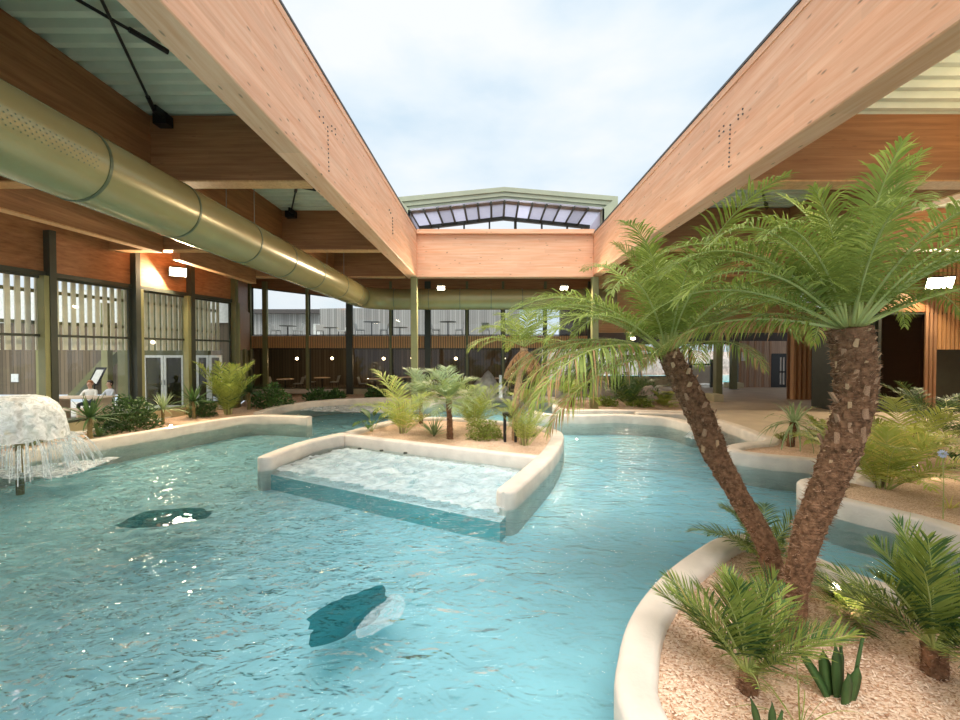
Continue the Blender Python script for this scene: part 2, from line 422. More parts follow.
M = dict(
    glx=wood('glulam across', 0, GL1, GL2), gly=wood('glulam along', 1, GL1, GL2),
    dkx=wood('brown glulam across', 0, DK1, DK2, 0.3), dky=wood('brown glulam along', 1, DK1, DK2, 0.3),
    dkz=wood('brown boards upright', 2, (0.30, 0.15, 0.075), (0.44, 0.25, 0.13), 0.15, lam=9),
    slat=wood('orange slats', 2, (0.55, 0.27, 0.10), (0.70, 0.40, 0.18), 0.1),
    cladd=plankmat('weathered cladding', (0.27, 0.18, 0.13), (0.42, 0.30, 0.21), 0.16),
    greyp=plankmat('grey boards', (0.26, 0.26, 0.25), (0.42, 0.42, 0.40), 0.17),
    brownp=plankmat('dark brown boards', (0.10, 0.075, 0.045), (0.19, 0.14, 0.085), 0.2),
    deck=plain('corrugated sheet', (0.60, 0.61, 0.46), 0.45, 0.0, 0.06, 3),
    duct=plain('olive lacquered duct', (0.34, 0.285, 0.125), 0.25, 0.2, 0.05, 2),
    seam=plain('duct seam', (0.10, 0.12, 0.06), 0.4, 0.3),
    olive=plain('olive painted steel', (0.15, 0.15, 0.065), 0.45, 0.1, 0.08, 3),
    olight=plain('light olive steel', (0.24, 0.235, 0.10), 0.45, 0.1, 0.08, 3),
    dark=plain('dark olive frame', (0.045, 0.05, 0.035), 0.45, 0.2, 0.1, 4),
    black=plain('black metal', (0.02, 0.02, 0.02), 0.4, 0.5, 0.1, 5),
    steel=plain('galvanised bracket', (0.25, 0.26, 0.26), 0.4, 0.8, 0.1, 9),
    sage=plain('sage green roof profile', (0.36, 0.39, 0.29), 0.5, 0.1, 0.06, 2),
    capm=plain('dark flashing', (0.10, 0.09, 0.085), 0.5, 0.3),
    conc=plain('cream coping concrete', (0.70, 0.62, 0.54), 0.65, 0, 0.10, 3, 0.25, 0.3, 25),
    plinth=plain('plinth concrete', (0.48, 0.42, 0.26), 0.7, 0, 0.12, 3, 0.2),
    floor=plain('beige deck floor', (0.56, 0.46, 0.34), 0.6, 0, 0.12, 1.1, 0.1),
    pale=plain('pale courtyard paving', (0.62, 0.60, 0.55), 0.7, 0, 0.08, 2),
    pool=plain('pool tile', (0.32, 0.575, 0.64), 0.6, 0, 0.07, 0.8),
    shelfm=plain('white shelf tile', (0.72, 0.80, 0.82), 0.5, 0, 0.06, 3),
    shelff=plain('teal shelf front', (0.12, 0.42, 0.44), 0.5, 0, 0.15, 1.5),
    water=watermat('pool water', (0.88, 0.97, 0.98), 1.15),
    mound=watermat('upwelling water dark reflection tint', (0.10, 0.34, 0.36), 0.22), plume=foammat('rising plume', 0.5, 7, (0.6, 0.72, 0.78), .55),
    foam=foammat('bubbling foam', 0.52, 3.2, (0.72, 0.80, 0.85), .7), foam2=foammat('splash foam', 0.47, 9), foam3=foammat('sheet of water', 0.56, 7, (0.9, 0.92, 0.95)),
    mulch=mulchmat('wood chip mulch'),
    chip1=plain('light chip', (0.85, 0.64, 0.48), 0.8), chip2=plain('brown chip', (0.42, 0.22, 0.12), 0.8),
    glass=glassmat('window glass'), gdark=glassmat('dark glass', (0.35, 0.34, 0.32)),
    poly=leafmat('milky roof panel', (0.66, 0.67, 0.76), (0.72, 0.73, 0.80), 0.75, .4),
    g1=leafmat('palm leaf green', (0.18, 0.24, 0.035), (0.35, 0.42, 0.09)),
    g2=leafmat('palm leaf lime', (0.34, 0.42, 0.06), (0.50, 0.55, 0.15)),
    g3=leafmat('dark leaf', (0.04, 0.10, 0.025), (0.09, 0.18, 0.045), 0.2, 0.55),
    g4=leafmat('grey green leaf', (0.22, 0.32, 0.14), (0.38, 0.47, 0.24), 0.25),
    g5=leafmat('yellow leaf', (0.55, 0.50, 0.10), (0.68, 0.62, 0.2), 0.35),
    gb=leafmat('dry brown leaf', (0.40, 0.20, 0.09), (0.62, 0.38, 0.18), 0.3, 0.8),
    rach=leafmat('leaf rib', (0.34, 0.40, 0.10), (0.48, 0.52, 0.2), 0.05, 0.5),
    trunk=plain('fibrous palm trunk', (0.20, 0.105, 0.058), 0.95, 0, 0.55, 22, 1.0, 0.1, 70),
    scar=plain('cut leaf base', (0.50, 0.32, 0.18), 0.8, 0, 0.3, 20), fibre=plain('brown fibre', (0.36, 0.21, 0.125), 0.95, 0, 0.4, 12),
    stem=plain('plant stem', (0.20, 0.16, 0.07), 0.8, 0, 0.3, 14, 0.6, 0.3, 60),
    rock=plain('grey boulder', (0.36, 0.34, 0.31), 0.85, 0, 0.3, 4, 0.8, 0.3, 12),
    tan=plain('tan rock', (0.50, 0.42, 0.38), 0.85, 0, 0.3, 4, 0.8, 0.3, 12),
    white=plain('white paint', (0.72, 0.74, 0.70), 0.5), shirt=plain('white shirt', (0.8, 0.78, 0.72), 0.8), shirt2=plain('striped top', (0.62, 0.64, 0.68), 0.8),
    skin=plain('skin', (0.62, 0.38, 0.27), 0.55), hairr=plain('ginger hair', (0.36, 0.15, 0.06), 0.7), haird=plain('dark hair', (0.035, 0.025, 0.02), 0.6),
    trous=plain('dark trousers', (0.06, 0.07, 0.10), 0.8),
    tablew=wood('pale table wood', 0, (0.60, 0.45, 0.32), (0.74, 0.58, 0.43), 0.1),
    lamp=emit('flood lamp face', (1.0, 0.86, 0.62), 22.0), lampw=emit('small spot lamp', (1.0, 0.72, 0.40), 14.0),
    fab=plain('grey chair shell', (0.35, 0.35, 0.33), 0.7), creamw=plain('batten cream', (0.86, 0.80, 0.62), 0.7, 0, 0.1, 3),
    flower=plain('pale blue flower', (0.65, 0.72, 0.9), 0.6),
)
# ================================================================== THE SETTING
COPZ = 0.30      # top of the pool copings
def catmull(pts, step=0.12, closed=False):
    P = [V(p) for p in pts]; n = len(P); out = []
    rng = range(n) if closed else range(n - 1)
    for i in rng:
        if closed:
            p0, p1, p2, p3 = P[(i - 1) % n], P[i], P[(i + 1) % n], P[(i + 2) % n]
        else:
            p1, p2 = P[i], P[i + 1]
            p0 = P[i - 1] if i > 0 else p1 * 2 - p2
            p3 = P[i + 2] if i + 2 < n else p2 * 2 - p1
        k = max(2, int((p2 - p1).length / step))
        for j in range(k):
            t = j / k
            out.append(0.5 * ((2 * p1) + (p2 - p0) * t + (2 * p0 - 5 * p1 + 4 * p2 - p3) * t * t + (3 * p1 - p0 - 3 * p2 + p3) * t ** 3))
    if not closed: out.append(P[-1])
    return out
def pxline(px, z=COPZ): return [gz(x, y, z) for x, y in px]
def ribbon(mb, pts, w, z0, z1, e0=True, e1=True, r=0.05):
    """rounded coping swept along pts (plan), with half round ends"""
    pts = [V((p[0], p[1], 0)) for p in pts]
    st = []          # (centre, normal, half width, top drop)
    n = len(pts)
    dirs = [(pts[min(i + 1, n - 1)] - pts[max(i - 1, 0)]).normalized() for i in range(n)]
    def cap(p, d, sgn):
        return [(p + d * sgn * (w / 2) * math.sin(a), d, (w / 2) * math.cos(a)) for a in (PI * .46, PI * .38, PI * .28, PI * .15)]
    if e0: st += cap(pts[0], dirs[0], -1)
    st += [(p, d, w / 2) for p, d in zip(pts, dirs)]
    if e1: st += list(reversed(cap(pts[-1], dirs[-1], 1)))
    vs = []; fs = []
    for p, d, h in st:
        nrm = V((-d.y, d.x, 0)); rr = min(r, h * .8)
        prof = [(-h, z0), (-h, z1 - rr), (-h + rr * .3, z1 - rr * .3), (-h + rr, z1), (h - rr, z1), (h - rr * .3, z1 - rr * .3), (h, z1 - rr), (h, z0)]
        vs += [p + nrm * a + V((0, 0, z)) for a, z in prof]
    for i in range(len(st) - 1):
        for k in range(8):
            k2 = (k + 1) % 8
            fs.append((i * 8 + k, i * 8 + k2, (i + 1) * 8 + k2, (i + 1) * 8 + k))
    fs.append(tuple(range(8))); fs.append(tuple((len(st) - 1) * 8 + k for k in range(7, -1, -1)))
    mb.add(vs, fs)
PF = -0.42       # pool floor
mb = MB(); mb.add([(-16, -5, PF), (20, -5, PF), (20, 24, PF), (-16, 24, PF)], [(0, 1, 2, 3)])
o = mb.build('pool_floor', M['pool'], origin=(0, 0, PF)); struct(o)
# subdivided so the water carries real swells
def water_sheet(name, x0, x1, y0, y1, z, n, mat, amp):
    vs = []; fs = []
    nx = int((x1 - x0) / n); ny = int((y1 - y0) / n)
    for j in range(ny + 1):
        for i in range(nx + 1):
            x = x0 + (x1 - x0) * i / nx; y = y0 + (y1 - y0) * j / ny
            lively = 0.5 + 1.2 * max(0, min(1, (-x) / 8))
            vs.append((x, y, z + amp * lively * noise.noise(V((x * 1.1, y * 1.7, 3.1))) + amp * .4 * lively * noise.noise(V((x * 3.1 + 4, y * 4.1, 1)))))
    for j in range(ny):
        for i in range(nx):
            a = j * (nx + 1) + i
            fs.append((a, a + 1, a + nx + 2, a + nx + 1))
    m = MB(); m.add(vs, fs)
    return m.build(name, mat, origin=((x0 + x1) / 2, (y0 + y1) / 2, 0), smooth=True, fix=False)
w = water_sheet('pool_water', -11.9, 13, -4, 23, 0.0, 0.12, M['water'], 0.035)
tag(w, 'turquoise rippled pool water filling the whole basin', 'water', kind='stuff')

def coping(name, label, px, wd=0.32, z0=PF, z1=COPZ, e0=True, e1=True, front=False, extra=(), pre=(), z=None):
    pts = [V((p[0], p[1], 0)) for p in pre] + [V((q.x, q.y, 0)) for q in pxline(px, z if z is not None else z1)] + [V((p[0], p[1], 0)) for p in extra]
    c = catmull(pts)
    for p in c: p.y = min(p.y, 22.6 + (p.y - 22.6) * .35) if p.y > 22.6 else p.y
    if front:
        out = []
        for i, p in enumerate(c):
            d = (c[min(i + 1, len(c) - 1)] - c[max(i - 1, 0)]).normalized(); nr = V((-d.y, d.x, 0))
            if nr.y < 0: nr = -nr
            out.append(p + nr * wd / 2)
        c = out
    m = MB(); ribbon(m, c, wd, z0, z1, e0, e1)
    o = m.build(name, M['conc'], smooth=False)
    for p in o.data.polygons: p.use_smooth = len(p.vertices) == 4
    tag(o, label, 'coping')
    return c
L_ = coping('pool_coping', 'long cream pool coping along the window wall at left, ending in a square spit', [(-70, 470), (0, 456), (60, 445), (120, 436), (200, 423), (235, 417.5), (262, 415.5), (307, 417)], 0.30, front=True, e1=False, pre=[(-11.2, 4.5), (-11.1, 7)])
B1 = coping('pool_coping', 'cream coping curving round the rear left basin below the restaurant windows', [(258, 412), (275, 407), (300, 402.5), (330, 399.5), (362, 398), (398, 397.5), (425, 401), (433, 400), (445, 397), (470, 394.5), (500, 393.5), (530, 394), (552, 397)], 0.34, e0=False)
R1 = coping('pool_coping', 'long cream coping behind the central planter ending in foam by the leaning palm', [(528, 411), (545, 414.5), (580, 415.5), (615, 415), (640, 416), (668, 418.5), (690, 424)], 0.36, front=True)
R2 = coping('pool_coping', 'cream coping along the beige deck behind the leaning palm trunk', [(640, 412), (690, 414), (716, 419), (740, 426), (760, 434), (772, 438), (768, 441.5), (750, 443), (736, 445.5), (733, 449), (745, 452), (770, 455), (800, 457.5), (830, 461), (850, 466), (872, 474), (868, 480)], 0.34)
Cc = coping('pool_coping', 'thick white coping of the right hand bed running off the right edge', [(838, 478), (815, 479), (806, 482), (815, 489), (845, 499), (889, 509), (930, 519), (960, 528), (1040, 556)], 0.27, e1=False)
E_ = coping('pool_coping', 'low cream coping round the rear rock and fern bed', [(610, 398), (575, 398), (559, 401), (556, 406), (570, 409.5), (600, 409.5), (640, 410), (690, 411)], 0.26, e1=False)
A1 = coping('pool_coping', 'left arm and back wall coping of the bubbling shelf in the central planter', [(266, 456), (285, 448.5), (310, 440.5), (346, 432.5)], 0.34, e1=False)
A2 = coping('pool_coping', 'straight coping between the bubbling shelf and the central planting', [(346, 434), (420, 442.5), (480, 449.5), (543, 456.5)], 0.24, z1=.288, e0=False, e1=False)
A3 = coping('pool_coping', 'thick rounded right arm of the central planter coping', [(507, 489), (525, 474), (543, 458), (554, 444), (557, 434), (549, 429), (520, 424), (480, 419.5), (435, 417.5), (400, 419.5), (375, 425), (346, 433)], 0.36, e1=False)
B_ = coping('pool_coping', 'broad white coping curving round the front planter with the two tall palms', [(640, 700), (638, 660), (645, 625), (660, 598), (682, 573), (705, 555), (730, 540), (757, 538), (785, 547), (815, 560), (840, 571), (880, 585), (920, 596), (970, 610)], 0.29, pre=[(1.75, 1.1), (1.25, 1.75), (1.12, 2.15)], extra=[(4.9, 3.5), (5.6, 2.9)], e0=False, e1=False)

def bed(name, label, pts, z=0.22, mat='mulch', z0=-0.6, cat='planting bed'):
    m = MB(); m.prism([(p[0], p[1]) for p in pts], z0, z)
    o = m.build(name, M[mat])
    if cat: tag(o, label, cat)
    return o
def thin(c, k=5): return c[::k] + [c[-1]]
bedB = thin(B_) + [V((6.2, 1.0, 0)), V((2.0, 0.6, 0))]
bed('mulch_bed', 'wood chip mulch filling the front planter under the two tall palms', bedB, 0.20)
bedA = thin(A3[int(len(A3) * .37):], 4) + thin(A2, 4)[1:]
bed('mulch_bed', 'wood chip mulch filling the central planter behind the bubbling shelf', bedA, 0.21)
# land at the right behind the copings : mulch of the right hand beds, then the beige deck
r2tail = [p for p in R2 if p.x > gz(745, 441, .3).x - .2 and p.y < gz(768, 441, .3).y + .1]
i0 = min(range(len(R2)), key=lambda i: (R2[i] - gz(771, 438.5, .3).xy.to_3d()).length)
ctail = thin(Cc, 4)
bedD = thin(R2[i0:], 4) + ctail + [V((12.5, 3.2, 0)), V((14.5, 9.5, 0)), gz(960, 434, .25), gz(880, 429, .25), gz(820, 427, .25)]
bed('mulch_bed', 'wood chip mulch of the right hand bed with ferns and the small leaning dragon tree', bedD, 0.215)
deckpts = thin(R2[:i0 + 1], 4) + [gz(780, 433, .25), gz(960, 446, .25), V((14.5, 9.0, 0)), V((24, 9, 0)), V((26, 31, 0)), V((3.6, 31, 0)), V((3.6, 21.4, 0)), gz(600, 404, .2)]
o = bed('floor', '', deckpts, 0.20, 'floor', cat=None); struct(o)
bedE = thin(E_, 4) + [gz(690, 404, .25), gz(640, 396, .25)]
bed('mulch_bed', 'small pinkish mulch bed with ferns and boulders behind the pool', bedE, 0.22)
bedL = thin(L_, 4) [:-8] + [gz(262, 412, .25)] + [V((-10.6, 19.0, 0)), V((-12.3, 12.2, 0)), V((-13.2, 8, 0)), V((-13.8, 4.5, 0))]
bed('mulch_bed', 'narrow mulch bed between the left window wall and the pool coping', bedL, 0.20)
bedK = thin(B1, 4) + [V((4.0, 24.3, 0)), V((-12.9, 24.3, 0)), V((-10.6, 18.5, 0))]
bed('mulch_bed', 'shaded planting bed below the rear restaurant windows', bedK, 0.19)

# ---------------------------------------------------------------- bubbling shelf
shelf = [gz(268, 470, 0), gz(500, 517, 0), gz(543, 470, 0), gz(543, 458, .3), gz(420, 443, .3), gz(346, 434, .3)]
m = MB(); m.prism([(p.x, p.y) for p in shelf], PF, -0.09)
o = m.build('shallow_shelf', [M['shelfm'], M['shelff']])
for p in o.data.polygons: p.material_index = 0 if p.normal.z > .5 else 1
tag(o, 'pale tiled shallow shelf under the bubbling water of the central planter', 'pool shelf')
def foam_patch(name, label, poly, z, mat, step=0.09, amp=0.05, fr=2.6):
    xs = [p[0] for p in poly]; ys = [p[1] for p in poly]
    def inside(x, y):
        c = False; n = len(poly); j = n - 1
        for i in range(n):
            if (poly[i][1] > y) != (poly[j][1] > y) and x < (poly[j][0] - poly[i][0]) * (y - poly[i][1]) / (poly[j][1] - poly[i][1]) + poly[i][0]: c = not c
            j = i
        return c
    nx = int((max(xs) - min(xs)) / step) + 1; ny = int((max(ys) - min(ys)) / step) + 1
    idx = {}; vs = []; fs = []
    for j in range(ny + 1):
        for i in range(nx + 1):
            x = min(xs) + i * step; y = min(ys) + j * step
            idx[(i, j)] = len(vs)
            vs.append((x, y, z + amp * noise.noise(V((x * fr, y * fr, 0))) + amp * .5 * noise.noise(V((x * fr * 3, y * fr * 3, 5)))))
    for j in range(ny):
        for i in range(nx):
            if inside(min(xs) + (i + .5) * step, min(ys) + (j + .5) * step):
                fs.append((idx[(i, j)], idx[(i + 1, j)], idx[(i + 1, j + 1)], idx[(i, j + 1)]))
    used = sorted({k for f in fs for k in f}); mp_ = {k: n for n, k in enumerate(used)}
    m = MB(); m.add([vs[k] for k in used], [tuple(mp_[k] for k in f) for f in fs])
    o = m.build(name, mat, smooth=True, fix=False)
    return tag(o, label, 'foam', kind='stuff')
inset = [gz(276, 471, 0), gz(498, 515, 0), gz(540, 474, 0), gz(528, 459, .3), gz(420, 446, .3), gz(346, 438, .3), gz(300, 452, .2)]
foam_patch('foam', 'white bubbling foam over the shallow shelf of the central planter', [(p.x, p.y) for p in inset], 0.035, M['foam'])
# jets nozzles in the back wall of the shelf
for px, wh_ in ((359, 'leftmost of three'), (381, 'middle of three'), (405, 'rightmost of three')):
    p = gz(px, 449 if px < 370 else 451 + (px - 381) * .1, 0.10)
    m = MB(); m.lathe((p.x, p.y + .05, .085), [(0.05, 0), (0.05, .03), (0.03, .035)], 12)
    o = m.build('water_jet', M['dark']); tag(o, 'dark jet nozzle in the back wall of the bubbling shelf, ' + wh_, 'nozzle', 'jet nozzles of the shelf')
# upwelling domes; the mound tint paints dark reflections into the water colour
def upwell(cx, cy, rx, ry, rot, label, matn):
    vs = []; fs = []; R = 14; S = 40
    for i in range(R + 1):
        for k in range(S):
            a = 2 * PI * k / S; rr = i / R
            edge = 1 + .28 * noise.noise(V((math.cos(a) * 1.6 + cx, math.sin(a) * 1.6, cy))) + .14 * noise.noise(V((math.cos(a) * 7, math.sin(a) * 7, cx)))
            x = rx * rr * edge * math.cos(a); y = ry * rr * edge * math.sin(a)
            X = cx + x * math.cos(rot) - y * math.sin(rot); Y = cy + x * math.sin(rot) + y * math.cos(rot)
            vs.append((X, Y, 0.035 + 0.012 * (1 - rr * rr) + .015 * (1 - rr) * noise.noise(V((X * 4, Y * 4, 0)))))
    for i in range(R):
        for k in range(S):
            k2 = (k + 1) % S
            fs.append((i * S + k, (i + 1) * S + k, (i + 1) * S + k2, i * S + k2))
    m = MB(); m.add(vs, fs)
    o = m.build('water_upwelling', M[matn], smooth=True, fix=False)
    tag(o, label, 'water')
c = gz(352, 615, 0); upwell(c.x, c.y, .47, .29, 1.0, 'smooth swell of water over a floor jet near the front, its dark reflection tinted in', 'mound')
c = gz(384, 609, 0)
c = gz(170, 519, 0); upwell(c.x, c.y, .62, .40, .2, 'glittering swell of water over a jet at left, its dark reflection tinted in', 'mound')
c = gz(383, 612, .05); upwell(c.x, c.y, .33, .19, 1.1, 'whitish bubbling plume of water beside the dark front swell', 'plume')
# foam by the fountain and in the rear basin
c = gz(40, 466, 0)
foam_patch('foam', 'white splash foam on the water below the fountain at left', [(gz(-60, 482, 0).x, gz(-60, 482, 0).y), (gz(70, 478, 0).x, gz(70, 478, 0).y), (gz(120, 458, 0).x, gz(120, 458, 0).y), (gz(40, 466, 0).x, gz(40, 466, 0).y), (gz(-60, 474, 0).x, gz(-60, 474, 0).y)], .035, M['foam2'], .07, .06, 5)
foam_patch('foam', 'streak of white foam in the rear basin below the coping', [tuple(gz(x, y, 0).xy) for x, y in [(300, 411), (400, 415), (420, 411), (395, 406.5), (345, 405.5), (310, 408)]], .03, M['foam2'], .12, .05, 3)
foam_patch('foam', 'white foam at the tip of the coping beside the leaning palm', [tuple(gz(x, y, 0).xy) for x, y in [(684, 438), (708, 444), (712, 438), (692, 431)]], .03, M['foam2'], .07, .05, 4)

# ---------------------------------------------------------------- fountain umbrella at the left
fc = V((-9.75, 9.0, 0))
ft = thing('water_fountain', (fc.x, fc.y, 0), 'bell shaped sheet of white falling water over a pipe at the left edge', 'fountain')
m = MB(); prof = [(0.05, 1.66), (0.25, 1.68), (0.45, 1.62), (0.60, 1.48), (0.70, 1.25), (0.76, 1.0), (0.80, .78)]
vs = []; fs = []; S = 60
for i, (r, z) in enumerate(prof):
    for k in range(S):
        a = 2 * PI * k / S; rr = r * (1 + .06 * noise.noise(V((a * 3, z * 2, 0)))); zz = z + (.09 * noise.noise(V((a * 4, 9, 0))) if i == len(prof) - 1 else .01 * noise.noise(V((a * 5, z * 4, 0))))
        vs.append((rr * math.cos(a), rr * math.sin(a), zz))
for i in range(len(prof) - 1):
    for k in range(S):
        k2 = (k + 1) % S; fs.append((i * S + k, i * S + k2, (i + 1) * S + k2, (i + 1) * S + k))
m.add(vs, fs); o = m.build('water_sheet', M['foam3'], ft, smooth=True, fix=False)
m = MB(); m.tube([(0, 0, -.7), (0, 0, 1.3), (0, 0, 1.62)], [.07, .06, .045], 12); m.lathe((0, 0, 1.55), [(.05, 0), (.12, .03), (.12, .06), (.05, .09)], 14); m.build('pipe', M['stem'], ft)
m = MB()
rs = random.Random(4)
for i in range(230):
    a = rs.uniform(0, 2 * PI); r0 = .80; z0 = rs.uniform(.62, .82)
    out = rs.uniform(.0, .75) ** 2 * 1.2; 
    pts = []
    for t in (0, .35, .7, 1):
        pts.append((math.cos(a) * (r0 + out * t), math.sin(a) * (r0 + out * t), z0 * (1 - t * t * rs.uniform(.55, 1)) + .3 * out * t * (1 - t) * 2))
    m.tube(pts, [rs.uniform(.003, .009)] * 4, 4, False)
for i in range(500):
    a = rs.uniform(0, 2 * PI); r = rs.uniform(.75, 1.7); z = rs.uniform(.02, .8) * (1.9 - r)
    s_ = rs.uniform(.006, .014)
    p = V((r * math.cos(a), r * math.sin(a), abs(z)))
    m.add([p + V((s_, 0, 0)), p + V((-s_, s_, 0)), p + V((-s_, -s_, 0)), p + V((0, 0, s_ * 1.8))], [(0, 1, 2), (0, 3, 1), (1, 3, 2), (2, 3, 0)])
stuffpart(m.build('spray', M['foam3'], ft, fix=False))

# ---------------------------------------------------------------- main timber beams of the roof opening
# left and right main beams: inner face line through the measured far corner along the beam's own direction
def vdir(px, py): r = ray(px, py); return r / r.y
DL = vdir(495.8, 361.9); DR = vdir(497.6, 341.5)
FL = at(417, 277, 18.0); FR = at(593.5, 275, 18.0)
def lineL(Y, dx=0, dz=0): t = Y - 18; return FL + DL * t + V((dx, 0, dz))
def lineR(Y, dx=0, dz=0): t = Y - 18; return FR + DR * t + V((dx, 0, dz))
BHL = at(417, 231, 18).z - FL.z; BHR = at(594, 234, 18).z - FR.z
def long_beam(name, label, line, side, y0, y1, w, h, mat, dx=0, dz=0, cap=True, holes=()):
    a = line(y0, dx, dz); b = line(y1, dx, dz)
    root = thing(name, a, label, 'beam')
    m = MB()
    off = V((side * w, 0, 0)); up = V((0, 0, h))
    ra = V((0, 0, 0)); rb = b - a
    m.slab([ra, rb, rb + up, ra + up], off)
    bev(m.build('timber', mat, root, fix=True), .015)
    if cap:
        m = MB(); o2 = V((-side * .03, 0, h)); 
        m.slab([ra + o2, rb + o2, rb + o2 + V((0, 0, .045)), ra + o2 + V((0, 0, .045))], V((side * (w + .06), 0, 0)))
        m.build('flashing', M['capm'], root)
        m = MB(); o3 = V((-side * .018, 0, h - .13)); m.slab([ra + o3, rb + o3, rb + o3 + V((0, 0, .12)), ra + o3 + V((0, 0, .12))], V((side * .018, 0, 0)))
        m.build('edge_board', M['gly'], root)
    return root
bl = long_beam('timber_beam', 'huge pale glulam beam along the left side of the roof opening', lineL, -1, -5, 18.35, .44, BHL, M['gly'])
br = long_beam('timber_beam', 'huge pale glulam beam along the right side of the roof opening', lineR, 1, -5, 18.35, .40, BHR, M['gly'])
# bolt rows let into the beams
boltme = None
def bolts(root, line, side, pxs):
    global boltme
    if boltme is None:
        m = MB(); m.rod((-.012, 0, 0), (.012, 0, 0), .016, 8); boltme = m.mesh('bolt', M['capm'])
    for px, py in pxs:
        # intersect the pixel ray with the beam's inner face
        r = ray(px, py); d = DL if side < 0 else DR; f = FL if side < 0 else FR
        # face plane: contains d and z ; normal = (d.y, -d.x, 0)
        n = V((d.y, -d.x, 0)); t = n.dot(f - V((0, 0, CAMZ))) / n.dot(r)
        p = V((0, 0, CAMZ)) + r * t
        link('bolt', boltme, root, p - root.location, scale=max(1.0, p.y / 8.5))
bolts(bl, lineL, -1, [(327.5 + .12 * i, 127 + 4.4 * i) for i in range(11)] + [(331.5, 126), (335, 129), (331.7, 131), (335.2, 134.5), (319, 111), (323, 117), (319.2, 117), (323.2, 123)])
bolts(bl, lineL, -1, [(392.3 + .05 * i, 218 + 3.1 * i) for i in range(6)] + [(389, 210), (390.5, 213)])
bolts(br, lineR, 1, [(730.5 - .15 * i, 125 + 4.6 * i) for i in range(10)] + [(719.5, 131), (724, 126), (719.5, 136), (724, 131.5), (738.5, 115), (743, 109), (738.5, 119), (743, 114)])
# back beam of the opening
BW = FR.x - FL.x
m = MB(); root = thing('timber_beam', (FL.x, 18, FL.z), 'pale glulam beam across the far end of the roof opening', 'beam')
m.slab([(0, 0, 0), (BW, 0, 0), (BW, 0, 1.78), (0, 0, 1.78)], (0, .40, 0)); bev(m.build('timber', M['glx'], root), .015)
m = MB(); m.slab([(0, -.16, 1.78), (BW, -.16, 1.78), (BW, -.16, 1.96), (0, -.16, 1.96)], (0, .7, 0)); m.build('ledge', M['glx'], root)

# ---------------------------------------------------------------- roofs of the aisles
def zdl(Y): return 7.52 - .031 * Y
def zdr(Y): return 6.47 + .035 * Y
def corrugated(name, xin, xout, zf, y0, y1, per, amp, label):
    m = MB(); vs = []; fs = []
    y = y0; row = 0
    prof = [(0, 0), (.34, 0), (.5, 1), (.84, 1)]
    while y < y1:
        for f_, h in prof:
            yy = y + f_ * per
            vs += [V((xin(yy), yy, zf(yy) + h * amp)), V((xout, yy, zf(yy) + h * amp))]
        y += per
    n = len(vs) // 2
    top = [v + V((0, 0, .06)) for v in (vs[0], vs[1], vs[-2], vs[-1])]
    for i in range(n - 1): fs.append((2 * i, 2 * i + 1, 2 * i + 3, 2 * i + 2))
    m.add(vs, fs)
    m.add([top[0] + V((0, 0, amp)), top[1] + V((0, 0, amp)), top[3] + V((0, 0, amp)), top[2] + V((0, 0, amp))], [(0, 1, 2, 3)])
    o = m.build(name, M['deck'], fix=False)
    return struct(o)
corrugated('ceiling_left', lambda Y: lineL(Y).x - .43, -14.2, zdl, -5, 18.2, .29, .10, '')
corrugated('ceiling_right', lambda Y: lineR(Y).x + .39, 22.5, zdr, -5, 18.2, .30, .10, '')
m = MB(); m.slab([(-14.2, 18.1, 6.75), (6.2, 18.3, 6.75), (6.2, 24.8, 6.75), (-14.2, 24.8, 6.75)], (0, 0, .12)); m.slab([(6.2, 18.3, 6.75), (24, 18.3, 6.75), (24, 30.5, 6.75), (6.2, 30.5, 6.75)], (0, 0, .12))
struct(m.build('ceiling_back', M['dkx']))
def cross(label, y, x0, x1, zb, zt, w=.34, mat='dkx', lip=True):
    root = thing('cross_beam', (min(x0, x1), y, zb), label, 'beam')
    m = MB(); L = abs(x1 - x0); m.slab([(0, 0, 0), (L, 0, 0), (L, 0, zt - zb), (0, 0, zt - zb)], (0, w, 0)); m.build('timber', M[mat], root)
    if lip:
        m = MB(); m.slab([(0, -.015, -.03), (L, -.015, -.03), (L, -.015, 0), (0, -.015, 0)], (0, w + .03, 0)); m.build('edge_strip', M['slat'], root)
CL = (3.4, 8.5, 13.65); CR = (2.4, 7.5, 12.9)
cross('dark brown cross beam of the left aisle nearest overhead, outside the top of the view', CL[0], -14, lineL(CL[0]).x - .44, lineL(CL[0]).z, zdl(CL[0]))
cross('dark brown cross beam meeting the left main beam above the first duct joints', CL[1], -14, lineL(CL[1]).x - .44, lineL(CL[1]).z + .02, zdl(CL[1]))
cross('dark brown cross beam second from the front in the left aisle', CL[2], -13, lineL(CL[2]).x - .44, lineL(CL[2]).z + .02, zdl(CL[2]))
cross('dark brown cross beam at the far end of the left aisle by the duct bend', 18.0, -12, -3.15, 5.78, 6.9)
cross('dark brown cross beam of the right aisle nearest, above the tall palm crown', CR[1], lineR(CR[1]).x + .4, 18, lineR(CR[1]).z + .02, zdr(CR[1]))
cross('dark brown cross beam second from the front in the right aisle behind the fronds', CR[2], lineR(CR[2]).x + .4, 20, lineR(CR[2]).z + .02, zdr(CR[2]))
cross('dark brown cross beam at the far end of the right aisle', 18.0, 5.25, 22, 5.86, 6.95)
def inner(label, pts, w, hz, mat='dky'):
    root = thing('inner_beam', pts[0], label, 'beam'); a = V(pts[0])
    m = MB(); q0 = V((0, 0, 0)); q1 = V(pts[1]) - a
    m.slab([q0, q1, q1 + V((0, 0, hz[1])), q0 + V((0, 0, hz[0]))], V((-w, 0, 0))); m.build('timber', M[mat], root)
    m = MB(); m.slab([q0 + V((.015, 0, -.03)), q1 + V((.015, 0, -.03)), q1 + V((.015, 0, 0)), q0 + V((.015, 0, 0))], V((-w - .03, 0, 0))); m.build('edge_strip', M['slat'], root)
